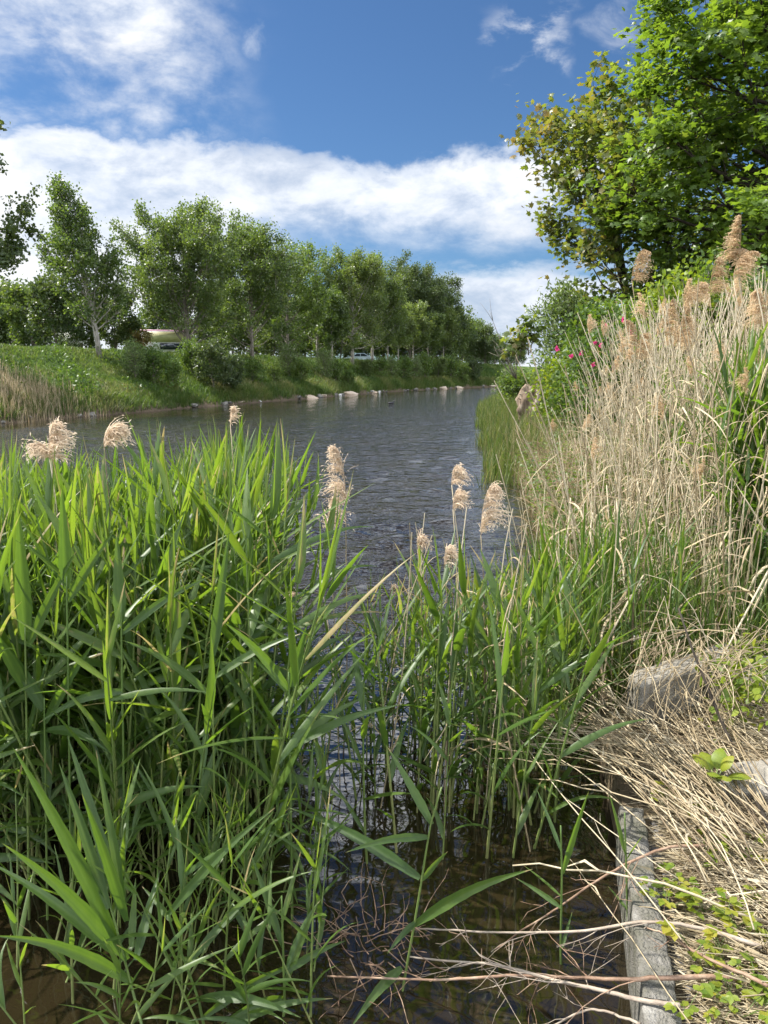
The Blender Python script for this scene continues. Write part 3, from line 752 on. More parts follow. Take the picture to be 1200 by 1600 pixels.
# ------------------------------------------------------------------ grass on the left bank (nobody could count it)
def blades(mb, pos, hgt, rng, w=.03, lean=.35, tint=None, seg=2):
    n = len(pos)
    yaw = rng.uniform(0, 2 * PI, n)
    ld = np.stack([np.cos(yaw), np.sin(yaw), np.zeros(n)], -1) * (rng.normal(0, lean, n))[:, None]
    sd = np.stack([-np.sin(yaw + rng.normal(0, .8, n)), np.cos(yaw), np.zeros(n)], -1) * w / 2
    h = np.asarray(hgt)[:, None]
    up = np.array([0, 0, 1.0])
    a = pos - sd; b = pos + sd
    c = pos + (up * .6 + ld * .35) * h; e = pos + (up * .95 + ld) * h
    V = np.stack([a, b, c + sd * .7, c - sd * .7, e], 1).reshape(-1, 3)
    o = (np.arange(n) * 5)[:, None]
    t = rng.normal(.42, .17, n) if tint is None else tint
    mb.add(V, o + np.array([[0, 1, 2, 3]]), o + np.array([[3, 2, 4]]), np.clip(np.repeat(t, 5), 0, 1))


def bank_grass():
    rng = np.random.default_rng(91); mb = MB()
    n = 150000
    y = 20 + (130 - 20) * rng.random(n) ** 1.5
    s = rng.uniform(.25, 11, n) ** 1.0
    x = XL(y) - s
    z = left_z(x, y)
    hgt = .10 + .20 * rng.random(n) * (1 + .5 * vnoise(x, y, 3, 7)) + .16 * np.exp(-((s - 1.3) / 1.0) ** 2)
    patch = vnoise(x, y, 2.6, 9)
    tint = .34 + .26 * patch + .16 * vnoise(x, y, .8, 21) + rng.normal(0, .1, n) + .30 * np.exp(-((s - 1.6) / 1.1) ** 2) * (patch > -.2)
    blades(mb, np.stack([x, y, z - .03], -1), hgt * np.clip(y / 45, .8, 2.0), rng, w=.035 * 1.3, lean=.45, tint=tint)
    tag(mb.obj('bank_grass', M['grass'], smooth_=False), 'green and straw coloured grass covering the left bank', 'grass', kind='stuff')
    n = 26000; y = 22 + 100 * rng.random(n) ** 1.4; s = rng.uniform(-.1, 1.1, n); x = XL(y) - s
    ok = vnoise(x, y, 1.7, 12) + rng.normal(0, .4, n) > -.35; x, y = x[ok], y[ok]; n = len(x); z = left_z(x, y)
    ok = z > .02; x, y, z = x[ok], y[ok], z[ok]; n = len(x)
    mb = MB(); blades(mb, np.c_[x, y, z - .03], rng.uniform(.25, .65, n) * np.clip(y / 50, .8, 1.7), rng, w=.03, lean=.7, tint=.42 + .3 * vnoise(x, y, 2.2, 5) + rng.normal(0, .15, n))
    tag(mb.obj('bank_grass', M['grass'], smooth_=False), 'rough overhanging grass at the foot of the left bank', 'grass', kind='stuff')
    # taller weeds in drifts on the slope
    n = 22000; y = 24 + 90 * rng.random(n) ** 1.4; s = rng.uniform(.8, 6, n); x = XL(y) - s
    ok = vnoise(x, y, 1.9, 15) + rng.normal(0, .25, n) > .35; x, y = x[ok], y[ok]; n = len(x)
    mb = MB(); put_leaves(mb, np.c_[x, y, left_z(x, y) + rng.uniform(0, .7, n)], rng.normal(0, 1, (n, 3)), .14, rng, tint=np.clip(.4 + .3 * vnoise(x, y, 1.2, 3) + rng.normal(0, .15, n), 0, 1))
    tag(mb.obj('bank_weeds', M['shrub'], smooth_=False), 'leafy weeds in drifts on the left bank slope', 'weeds', kind='stuff')
    # a stand of dry grass at the left
    mb = MB(); n = 2600
    c = on_left(30, 628)
    p = np.array([c]) + np.stack([rng.normal(0, 1.3, n), rng.normal(0, 2.0, n), np.zeros(n)], -1)
    p[:, 2] = left_z(p[:, 0], p[:, 1])
    blades(mb, p, rng.uniform(.4, .8, n), rng, w=.02, lean=.25, tint=rng.normal(.6, .2, n))
    tag(mb.obj('dry_grass', M['straw_leaf'], smooth_=False), 'pale dry grass standing on the left bank slope', 'grass', kind='stuff')


bank_grass()

# stones along the left waterline
def rock_mesh(name, seed, mat, sq=.55):
    import bmesh
    bm = bmesh.new(); bmesh.ops.create_icosphere(bm, subdivisions=3, radius=.5)
    rng = np.random.default_rng(seed); ph = rng.uniform(0, 7, 9)
    for v in bm.verts:
        c = v.co
        k = 1 + .22 * math.sin(c.x * 6 + ph[0]) * math.cos(c.y * 5 + ph[1]) + .13 * math.sin(c.z * 11 + c.x * 7 + ph[2]) + .06 * math.sin(c.y * 19 + c.x * 15 + ph[3])
        v.co = Vector((c.x * k * 1.2, c.y * k * .9, c.z * k * sq))
        for q in range(4):                                # a few broken faces
            nrm = Vector((math.cos(ph[4] + q * 1.7), math.sin(ph[4] + q * 1.7), math.sin(ph[5] + q * 2))).normalized()
            dd = v.co.dot(nrm)
            if dd > .34: v.co -= nrm * (dd - .34) * .85
    me = bpy.data.meshes.new(name); bm.to_mesh(me); bm.free(); me.materials.append(mat)
    return me


RK = [rock_mesh('bank_stone', i, M['rock']) for i in range(3)]; SK = [rock_mesh('sandy_boulder', 10 + i, M['sand_rock'], .5) for i in range(2)]; WK = [rock_mesh('pale_stone', 20, M['white_rock'], .4)]
rng = np.random.default_rng(33)
for i in range(110):
    y = 24 + 95 * rng.random() ** 1.2; off = rng.uniform(-.02, .35)
    if vnoise(np.array(y), np.array(0.), 1.6, 3) < -.15: continue
    o = link('bank_stone', RK[i % 3]); s = rng.uniform(.15, .38) * (1 + y / 160)
    x = float(XL(y)) - off
    o.location = (x, y, .03 + rng.uniform(0, .12)); o.scale = (s, s, s); o.rotation_euler = (rng.normal(0, .2), rng.normal(0, .2), rng.uniform(0, 6))
    tag(o, 'grey stone in the row edging the left waterline', 'stone', 'stones edging the left waterline')
SP = [(352, 629, 1.1, 0, 'sandy earth hump at the waterline below the second big poplar'), (382, 627, .7, 2, 'pale stone at the waterline in front of the reed tips'), (450, 621, 1.7, 0, 'sandy hump at the waterline below the pale upright willow'),
      (476, 619, 1.2, 1, 'smaller sandy hump right of the one below the pale willow'), (528, 616, 2.0, 0, 'long sandy hump at the waterline left of the white stones'), (549, 613, 1.6, 1, 'sandy hump touching the white stones'),
      (574, 613, 1.6, 2, 'white stone at the waterline below the parked car'), (582, 612, 1.3, 2, 'white flat stone, right of the other white stone below the car'), (624, 607, 2.2, 1, 'tan hump at the waterline under the tallest dark tree'), (644, 606, 1.9, 0, 'second tan hump right of the one under the tallest tree'),
      (694, 604, 1.8, 1, 'last tan hump before the far bend'), (516, 617, .9, 2, 'pale flat stone in front of the long sandy hump')]
for px, py, s, kind, lb in SP:
    me = (SK[0], SK[1], WK[0])[kind]
    o = link(me.name.split('.')[0], me); p = on(px, py, .06)
    p[0] = min(p[0], float(XL(p[1])) + .25)
    p[0] = max(p[0], float(XL(p[1])) - .5)
    o.location = (p[0], p[1], .1); o.scale = (s * 1.2, s * .8, s * .5); o.rotation_euler = (0, 0, px * .37)
    tag(o, lb, 'stone' if kind == 2 else 'boulder')

# ------------------------------------------------------------------ roadside stall, car, coot
def box(mb, c, s, tint=.5, taper=1.0):
    x, y, z = [q / 2 for q in s]
    V = np.array([(-x, -y, -z), (x, -y, -z), (x, y, -z), (-x, y, -z), (-x * taper, -y * taper, z), (x * taper, -y * taper, z), (x * taper, y * taper, z), (-x * taper, y * taper, z)]) + np.array(c)
    mb.add(V, [(0, 3, 2, 1), (4, 5, 6, 7), (0, 1, 5, 4), (1, 2, 6, 5), (2, 3, 7, 6), (3, 0, 4, 7)], None, tint)


M['paint_white'] = plain('white paint', (.72, .72, .70), .5); M['paint_yellow'] = plain('yellow paint', (.46, .45, .22), .5); M['paint_pink'] = plain('pink paint', (.52, .26, .36), .5)
M['car_paint'] = plain('pale blue car paint', (.42, .50, .58), .25); M['glass'] = plain('dark car glass', (.02, .03, .04), .08, spec=.8); M['rubber'] = plain('tyre rubber', (.02, .02, .02), .8); M['lamp'] = plain('lamp lens', (.7, .7, .68), .15)
p = base_left(262, 63)
st = empty('roadside_stall', p + np.array([0, 0, 0]), .25, 'white roadside stall with yellow upper panel and pink roof edge behind the poplars', 'stall')
mb = MB(); box(mb, (0, 0, 1.15), (3.6, 1.8, 2.1)); mb.obj('wall', M['paint_white'], st, False)
mb = MB(); box(mb, (.05, -.93, 1.75), (3.4, .05, .8)); mb.obj('sign_panel', M['paint_yellow'], st, False)
mb = MB(); box(mb, (0, -.1, 2.26), (3.8, 2.1, .10), taper=.97); mb.obj('roof', M['paint_pink'], st, False)
mb = MB(); box(mb, (.5, -.93, 1.0), (1.8, .06, .5)); mb.obj('serving_hatch', M['glass'], st, False)
for sx in (-1.85, 1.85):
    mb = MB(); tube(mb, [(sx, -1.05, 0), (sx, -1.05, 2.2)], .05, 8); mb.obj('post', M['paint_white'], st)


def make_car(loc, rz, label):
    import bmesh
    c = empty('parked_car', loc, rz, label, 'car')
    # side outline swept across the width, with the cabin drawn in
    prof = [(-1.9, .35), (-1.95, .62), (-1.75, .86), (-.95, .95), (-.35, 1.38), (.75, 1.44), (1.45, 1.02), (1.88, .92), (1.93, .45), (1.8, .30)]
    w = .82; V = []; n = len(prof)
    for s, k in ((-1, 1), (1, 1)):
        for x, z in prof: V.append((x, s * w * (1 - .16 * max(0, (z - .9) / .5)), z))
    bm = bmesh.new(); vs = [bm.verts.new(q) for q in V]
    bm.faces.new(vs[:n]); bm.faces.new(vs[n:][::-1])
    for i in range(n): j = (i + 1) % n; bm.faces.new((vs[j], vs[i], vs[n + i], vs[n + j]))
    bmesh.ops.recalc_face_normals(bm, faces=bm.faces)
    bmesh.ops.bevel(bm, geom=bm.edges[:], offset=.05, segments=2, affect='EDGES')
    me = bpy.data.meshes.new('body'); bm.to_mesh(me); bm.free(); me.materials.append(M['car_paint']); link('body', me, c)
    for s in (-1, 1):
        mb = MB(); q = [(-.72, .99), (-.30, 1.30), (.18, 1.33), (.18, .99)]
        mb.add([(x, s * (.835 * (1 - .16 * max(0, (z - .9) / .5)) + .006), z) for x, z in q], [(0, 1, 2, 3)]); mb.obj('side_window', M['glass'], c, False)
        mb = MB(); q = [(.26, .99), (.26, 1.33), (.72, 1.36), (1.22, 1.02)]
        mb.add([(x, s * (.835 * (1 - .16 * max(0, (z - .9) / .5)) + .006), z) for x, z in q], [(0, 1, 2, 3)]); mb.obj('side_window', M['glass'], c, False)
        for x in (-1.2, 1.2):
            mb = MB(); tube(mb, [(x, s * .70, .31), (x, s * .86, .31)], .31, 18); wh = mb.obj('wheel', M['rubber'], c)
            mb = MB(); tube(mb, [(x, s * .80, .31), (x, s * .875, .31)], .19, 14); mb.obj('rim', M['lamp'], wh)
        mb = MB(); box(mb, (-1.93, s * .58, .68), (.08, .3, .14)); mb.obj('headlight', M['lamp'], c, False)
    mb = MB(); mb.add([(-.90, -.68, 1.005), (-.90, .68, 1.005), (-.40, .62, 1.37), (-.40, -.62, 1.37)], [(0, 1, 2, 3)]); o = mb.obj('windscreen', M['glass'], c, False); o.location = (-.035, 0, .03)
    return c


p = base_left(560, 101); make_car((p[0], p[1], p[2] + .05), .12, 'pale blue car parked on the far road behind the white poplar trunk')

# coot
def coot():
    p = on(611, 631, 0)
    c = empty('water_bird', p, .4, 'small dark water bird swimming in mid canal', 'bird')
    mb = MB(); t = np.linspace(0, 1, 9)
    tube(mb, np.stack([-.20 + .42 * t, 0 * t, .05 + .05 * t ** 3 * 0 + .03 * np.abs(t - .5)], -1), .085 * np.sin(PI * np.clip(t * .96 + .02, 0, 1)) ** .6, 10)
    tube(mb, [(.13, 0, .08), (.18, 0, .15), (.20, 0, .20), (.235, 0, .215), (.26, 0, .21)], [.045, .034, .036, .034, .012], 8)
    mb.obj('body', plain('dark feathers', (.02, .02, .022), .6), c)
    mb = MB(); tube(mb, [(.255, 0, .208), (.30, 0, .198)], [.012, .004], 6); mb.obj('beak', M['white_rock'], c)


coot()

# ------------------------------------------------------------------ right bank trees and bushes
def base_right(px, Y):
    x = (px - 600) / F * Y
    return np.array([x, Y, float(right_z(np.array(x), np.array(float(Y)))) - .06])


full_p = lambda h: (math.sin(PI * (.16 + .80 * h))) ** .5
mp = make_tree('maple_tree', 71, 12.6, 4.5, M['maple'], M['dark_bark'], 36000, .17, 'large bright green maple filling the upper right corner', loc=base_right(1165, 20.5), clear=.14, prof=full_p, nprim=96,
               ang=lambda h: .12 + .55 * h, r0=.26, sig=.26, tmpl=(MAPLE_V, MAPLE_T), upbias=.72, droop=.45, up=.12, flat=.5, nsec=8, spread=.7)
# leafless limbs that stick out of its crown
mb = MB(); rng = np.random.default_rng(72)
for i in range(7):
    a = far(1165 + i * 14, 135 - 4 * i, 20.5) + np.array([0, rng.normal(-1.5, .5), 0]); b = far(1120 + i * 26, 5 - 25 * rng.random(), 20.5) + np.array([0, rng.normal(-2.2, .6), 0])
    t = np.linspace(0, 1, 8)[:, None]
    P = a + (b - a) * t + np.cumsum(rng.normal(0, .05, (8, 3)), 0)
    tube(mb, P, np.linspace(.035, .008, 8), 5)
    for k in range(5):
        j = rng.integers(2, 7); q = P[j]; d = unit((b - a) + rng.normal(0, 1.3, 3))
        tube(mb, [q, q + d * .4 + rng.normal(0, .04, 3), q + d * .85 + rng.normal(0, .08, 3)], [.012, .008, .004], 4)
ob = mb.obj('bare_branch', M['dark_bark']); ob.parent = mp; ob.matrix_parent_inverse = Matrix.Translation(-mp.location)

def redtips(pos, rng):
    r = np.hypot(pos[:, 0] + .7, pos[:, 1]) / 2.6 + pos[:, 2] / 14
    return np.clip(.21 + .34 * (r - .75) + rng.normal(0, .15, len(pos)) + .22 * (vnoise(pos[:, 0], pos[:, 2], 1.3, 4) > .35), 0, 1)


make_tree('maple_tree', 73, 8.2, 3.2, M['red_maple'], M['dark_bark'], 8500, .18, 'loose crowned tree with reddish brown leaf tips, left of the large maple', loc=base_right(1003, 24), clear=.24, prof=full_p, nprim=48,
          ang=lambda h: .35 + .5 * h, lean=(-1.7, 0), r0=.2, sig=.24, tmpl=(MAPLE_V, MAPLE_T), upbias=.55, droop=.6, up=.25, stems=3, flat=.8, nsec=7, spread=.8, tintf=redtips)
make_tree('ash_tree', 74, 10.2, 2.4, M['shrub'], M['bark'], 4200, .2, 'feathery light green treetop between the reddish tree and the large maple', loc=base_right(1020, 29), clear=.25, prof=full_p, nprim=36,
          ang=asc, r0=.13, sig=.22, tmpl=(LONG_V, LONG_T), up=.4)
make_tree('maple_tree', 75, 9.0, 3.4, M['maple'], M['dark_bark'], 9000, .2, 'shaded maple at the right edge behind the reed plumes', loc=base_right(1235, 24), clear=.12, prof=full_p, nprim=50,
          ang=lambda h: .2 + .5 * h, r0=.18, sig=.3, tmpl=(MAPLE_V, MAPLE_T), upbias=.6, droop=.4, up=.15, flat=.6)


def rshrub(name, seed, px, Y, H, W, mat, n, size, label, tmpl=(OVAL_V, OVAL_T), sig=.13, cat='shrub', **k):
    o = shrub(name, seed, H, W, mat, n, size, tmpl, sig, **k)
    o.location = Vector([float(c) for c in base_right(px, Y)]); return tag(o, label, cat)


rshrub('willow_shrub', 81, 885, 22, 3.2, 1.1, M['willow'], 8000, .13, 'silvery green willow below the reddish tree', (LONG_V, LONG_T), .16, nprim=60)
rshrub('willow_shrub', 82, 925, 18, 2.4, .9, M['shrub'], 6500, .10, 'bushy green shrub right of the silvery willow')
rshrub('bank_shrub', 83, 878, 17.5, 1.5, .55, M['lime'], 3400, .09, 'yellow green shrub right of the uprooted stump')
rshrub('bank_shrub', 84, 905, 15, 1.6, .7, M['shrub'], 4500, .085, 'green shrub between the stump and the wild rose')
rshrub('bank_shrub', 85, 1052, 12.5, 2.2, 1.0, M['lime'], 6500, .085, 'lime green shrub behind the reed plumes')
rshrub('bank_shrub', 86, 1125, 13, 2.3, 1.0, M['shrub'], 6500, .085, 'green shrub under the shaded side of the large maple')
rshrub('bank_shrub', 87, 1190, 12, 2.2, 1.0, M['shrub'], 5500, .085, 'shrub at the right edge behind the tallest plumes')
rshrub('bank_shrub', 88, 1000, 16, 2.2, .9, M['shrub'], 5000, .09, 'green shrub behind the wild rose bush')
rshrub('bank_shrub', 89, 806, 31, 1.1, .7, M['shrub'], 2600, .11, 'low shrub on the right bank beyond the stump', (LEAF_V, LEAF_T))
rshrub('bank_shrub', 90, 796, 44, 1.2, .9, M['willow'], 2600, .13, 'pale shrub at the end of the right bank by the bend', (LONG_V, LONG_T))
rose = rshrub('wild_rose', 91, 946, 12.5, 1.75, .8, M['shrub'], 6000, .07, 'wild rose bush with small pink flowers', cat='rose bush')
for px, py in [(870, 545), (893, 557), (908, 552), (938, 540), (926, 570), (946, 510), (930, 536), (974, 500), (985, 520), (958, 575)]:
    fl = MB(); n = 8; p = far(px, py, 11.75) - np.array(rose.location)
    a = np.arange(n) * 2 * PI / n
    put_leaves(fl, np.repeat(p[None], n, 0), np.stack([np.cos(a), -.5 + 0 * a, np.sin(a)], -1), .05, rng, (OVAL_V, OVAL_T), .2, 0, .2)
    fl.obj('flower', M['pink'], rose)

# uprooted stump with a leafy sprout
p0 = far(838, 600, 21); p0[2] = float(right_z(np.array(p0[0]), np.array(21.))) - .1
sp = empty('tree_stump', p0, 0, 'uprooted grey brown stump with a leafy sprout beside the canal', 'stump')
mb = MB(); rng = np.random.default_rng(95)
th = np.linspace(0, 2 * PI, 33)[:-1]; hz_ = np.linspace(0, 1.35, 22); V = []
for i, z in enumerate(hz_):
    u = z / 1.35; r = (.30 + .16 * math.sin(u * 2.6 + .3)) * (1 - .35 * u ** 5)
    rr = r * (1 + .16 * np.sin(th * 3 + z * 4) + .11 * np.sin(th * 7 - z * 9 + 1) + .06 * np.sin(th * 13 + z * 17))
    V.append(np.stack([np.cos(th) * rr - .10 * u, np.sin(th) * rr * .8, np.full(32, z) + .05 * np.sin(th * 5 + z * 7)], -1))
V = np.concatenate(V); i = np.arange(21)[:, None] * 32; j = np.arange(32)[None]; j2 = (j + 1) % 32
mb.add(V, np.stack([i + j, i + j2, i + 32 + j2, i + 32 + j], -1).reshape(-1, 4))
mb.add(np.vstack([V[-32:], V[-32:].mean(0) - [0, 0, .12]]), None, [(k, (k + 1) % 32, 32) for k in range(32)])
rp = mb.obj('root_plate', M['stump'], sp)
for i in range(24):
    rt = MB(); a = rng.uniform(PI * .9, PI * 2.2); z = rng.uniform(.2, 1.25); r = .34
    q = np.array([math.cos(a) * r, math.sin(a) * r * .8, z]); d = unit(np.array([math.cos(a), math.sin(a), rng.normal(-.5, .6)]))
    Q = [q - d * .08]
    for k in range(6): d = unit(d + rng.normal(0, .3, 3) + [0, 0, -.12]); Q.append(Q[-1] + d * .07)
    tube(rt, Q, np.linspace(.035, .006, 7) * rng.uniform(.5, 1.2), 6); rt.obj('root', M['stump'], sp)
rt = MB(); tube(rt, [(-.18, -.33, .2), (-.12, -.38, .6), (.0, -.36, 1.0), (.02, -.3, 1.35), (.03, -.26, 1.6)], [.05, .075, .085, .07, .03], 9); rt.obj('root', M['twig_pale'], sp)
br = MB(); A = []
for a, b in [((812, 560), (818, 515)), ((826, 548), (803, 528)), ((820, 545), (800, 545)), ((828, 552), (838, 508)), ((826, 555), (822, 500))]:
    q = np.array([far(a[0], a[1], 21) - p0, (far(a[0], a[1], 21) + far(b[0], b[1], 21)) / 2 - p0 + np.array([0, 0, .06]), far(b[0], b[1], 21) - p0])
    tube(br, q, [.02, .012, .006], 5); A += [q[1], q[2], q[2], (q[1] + q[2]) / 2]
spn = br.obj('sprout', M['bark'], sp)
lf = MB(); A = np.array(A); n = 190; idx = rng.integers(0, len(A), n)
put_leaves(lf, A[idx] + rng.normal(0, .13, (n, 3)), np.tile([[-.5, -.2, 0]], (n, 1)), .17, rng, (MAPLE_V, MAPLE_T), .5, .5, .7, rng.normal(.55, .2, n))
lf.obj('leaves', M['red_maple'], spn, smooth_=False)
# bare twigs beside it
mb = MB(); bp = far(806, 590, 22)
for tx, ty in [(762, 488), (780, 520), (786, 545), (815, 500), (772, 540)]:
    e = far(tx, ty, 22); t = np.linspace(0, 1, 7)[:, None]
    P = bp + (e - bp) * t + np.array([-.25, 0, .1]) * (t * (1 - t)) + np.cumsum(rng.normal(0, .015, (7, 3)), 0)
    tube(mb, P, np.linspace(.018, .004, 7), 5)
    for k in range(3):
        j = rng.integers(2, 6); d = unit(unit(e - bp) + rng.normal(0, .5, 3)); tube(mb, [P[j], P[j] + d * .3, P[j] + d * .6 + rng.normal(0, .05, 3)], [.008, .005, .003], 4)
bt = mb.obj('bare_sapling', M['bark']); tag(bt, 'leafless grey sapling leaning over the canal left of the stump', 'sapling')

# ------------------------------------------------------------------ reeds
def blade(mb, p0, d0, L, W, bend, side, fold=.22, n=8, tint=.5, curl=0.0, tip=False):
    P = [np.asarray(p0, float)]; d = unit(d0)
    for i in range(n):
        d = unit(d + np.array([0, 0, -1.0]) * bend * (i + 1) / n + side * curl / n)
        P.append(P[-1] + d * L / n)
    t = np.linspace(0, 1, n + 1)
    w = W * np.clip((t + .06) / .30, 0, 1) ** .55 * (1 - t ** 1.7) ** 1.05 + .0008
    if tip:
        k = random.random(); w = w * (.45 if k < .04 else 1); tint = np.clip(tint, .05, .5) + (1.0 if k < .04 else 0) + (.9 * smooth(.82, .97, t) if k > .75 else 0)
    ribbon(mb, P, w, side, fold, np.clip(tint + .12 * (t - .3), 0, 1))


def green_template(seed, H, nleaf, wide=1.0, up=1.0):
    rng = np.random.default_rng(seed)
    st, lf = MB(), MB()
    t = np.linspace(0, 1, 9)
    bend = rng.normal(0, .05, 2)
    P = np.stack([bend[0] * t ** 2 * H, bend[1] * t ** 2 * H, t * H * .86], -1)
    tube(st, P, .0048 * (1 - .6 * t) + .001, 5, np.clip(.15 + .5 * (1 - t), 0, 1), cap=False)
    az = rng.uniform(0, 2 * PI)
    for i in range(nleaf):
        u = .22 + .78 * (i / (nleaf - 1)) ** .9
        q = np.array([np.interp(u, t, P[:, k]) for k in range(3)])
        az += PI + rng.normal(0, .45)
        top = (u - .22) / .78
        e = math.radians(np.clip(rng.normal(30 + 36 * top, 15), 5, 84)) * up
        d = np.array([math.cos(az) * math.cos(e), math.sin(az) * math.cos(e), math.sin(e)])
        sd = np.array([-math.sin(az), math.cos(az), rng.normal(0, .45)])
        L = rng.uniform(.30, .46) * (1.05 - .35 * abs(top - .55)) * (.75 + .25 * H / 1.6)
        W = rng.uniform(.025, .046) * wide * (.75 + .25 * min(1, H / 1.5))
        # the sheath hugs the stem, then the blade turns away
        blade(lf, q, d, L, W, rng.uniform(.02, .26) * (1.35 - top), sd, .2, 8, np.clip(rng.normal(.36 + .16 * top, .13), 0, 1), rng.normal(0, .12), True)
    q = P[-1]; blade(lf, q, np.array([rng.normal(0, .08), rng.normal(0, .08), 1]), .16 * H + .08, .012 * wide, .01, np.array([math.cos(az), math.sin(az), 0]), .3, 6, .6)
    return st, lf


def plume_parts(mb, axis, rng, n=230, L=.11, wind=(1, 0, 0), w=.0045, dens=.62):
    """a drooping, one sided panicle on a curved axis."""
    axis = np.asarray(axis, float); m = len(axis); tt = np.linspace(0, 1, m)
    D = unit(np.gradient(axis, axis=0)); wind = np.asarray(wind, float)
    K = max(6, int(m * 1.6)); ko = unit(rng.normal(0, 1, (K, 3))); kt = (np.arange(K) + rng.random(K)) / K
    for i in range(int(n * dens)):
        k_ = rng.integers(0, K); t = np.clip(kt[k_] ** 1.1 + rng.normal(0, .018), 0, .985)
        p = np.array([np.interp(t, tt, axis[:, k]) for k in range(3)])
        d = unit(np.array([np.interp(t, tt, D[:, k]) for k in range(3)]))
        out = unit(ko[k_] + rng.normal(0, .45, 3)); out = out - d * np.dot(out, d)
        l = 1.45 * L * (1.12 - .98 * t) * min(1, .6 + 2 * t) * rng.uniform(.5, 1.2)
        d0 = unit(d * .85 + out * .38 + wind * .8)
        P = [p]; dd = d0
        for k in range(4):
            dd = unit(dd + np.array([0, 0, -.30]) + wind * .10 + rng.normal(0, .12, 3)); P.append(P[-1] + dd * l / 4)
        strip(mb, P, np.array([.3, .6, .65, .6, .2]) * w, rng.normal(0, 1, 3), np.clip(rng.normal(.5, .22), 0, 1))
        for k in (1, 2, 3, 4):                       # spikelets
            q = P[k]; s = unit(dd + rng.normal(0, .8, 3)) * .016 * rng.uniform(.6, 1.4)
            strip(mb, [q, q + s * .5, q + s + np.array([0, 0, -.004])], [.0012, .0042, .0008], rng.normal(0, 1, 3), np.clip(rng.normal(.55, .22), 0, 1))


def dry_template(seed, H, plume, nleaf=3, broken=False):
    rng = np.random.default_rng(seed); st, lf, pl = MB(), MB(), MB()
    t = np.linspace(0, 1, 10); b = rng.normal(0, .07, 2)
    P = np.stack([b[0] * t ** 2 * H, b[1] * t ** 2 * H, t * H], -1) + np.cumsum(rng.normal(0, .004, (10, 3)), 0)
    if broken:
        k = rng.integers(5, 8); a = rng.uniform(0, 2 * PI); dn = np.array([math.cos(a), math.sin(a), rng.uniform(-2.2, -.9)])
        for i in range(k, 10): P[i] = P[k - 1] + unit(dn) * (i - k + 1) * H / 9
    tube(st, P, .0035 * (1 - .5 * t) + .0009, 4, np.clip(.42 + .35 * t + rng.normal(0, .08), 0, 1), cap=False)
    for i in range(nleaf):
        u = rng.uniform(.2, .9); q = np.array([np.interp(u, t, P[:, k]) for k in range(3)]); az = rng.uniform(0, 2 * PI)
        e = rng.uniform(-.3, 1.1); d = np.array([math.cos(az) * math.cos(e), math.sin(az) * math.cos(e), math.sin(e)])
        blade(lf, q, d, rng.uniform(.14, .34), rng.uniform(.006, .012), rng.uniform(.1, .7), np.array([-math.sin(az), math.cos(az), rng.normal(0, .5)]), .3, 6, np.clip(rng.normal(.5, .2), 0, 1), rng.normal(0, .6))
    if plume:
        d = unit(P[-1] - P[-3]); w = np.array([1.0, 0, 0])
        s = np.linspace(0, 1, 8)[:, None]; Lp = rng.uniform(.2, .33)
        ax = P[-1] - d * .03 + d * s * Lp + w * s ** 2 * Lp * rng.uniform(.1, .55) - np.array([0, 0, 1]) * s ** 3 * Lp * rng.uniform(0, .35)
        plume_parts(pl, ax, rng, 130, .10, w * rng.uniform(.2, .8), .0045)
    return st, lf, pl


GREEN = [green_template(200 + i, H, n) for i, (H, n) in enumerate([(1.6, 12), (1.5, 11), (1.65, 13), (1.55, 12), (1.4, 11), (1.6, 13)])]
SMALL = [green_template(220 + i, H, n, .85) for i, (H, n) in enumerate([(1.05, 7), (.95, 6), (1.15, 8), (.85, 6), (1.0, 7)])]
SLIM = [green_template(240 + i, H, n, .55, 1.22) for i, (H, n) in enumerate([(1.15, 8), (1.25, 8), (1.05, 7), (1.2, 9)])]
DRY = [dry_template(260 + i, H, i == 0, 4, i in (7,)) for i, H in enumerate([1.9, 1.7, 2.05, 1.6, 1.8, 1.7, 1.75, 1.5, 1.8, 1.65])]


def protos(sets, name, mats, partnames):
    out = []
    for parts in sets:
        o = empty(name, (0, 0, -60))
        for mb_, mt, pn in zip(parts, mats, partnames):
            if mb_.n: mb_.obj(pn, mt, o)
        out.append(o)
    return out


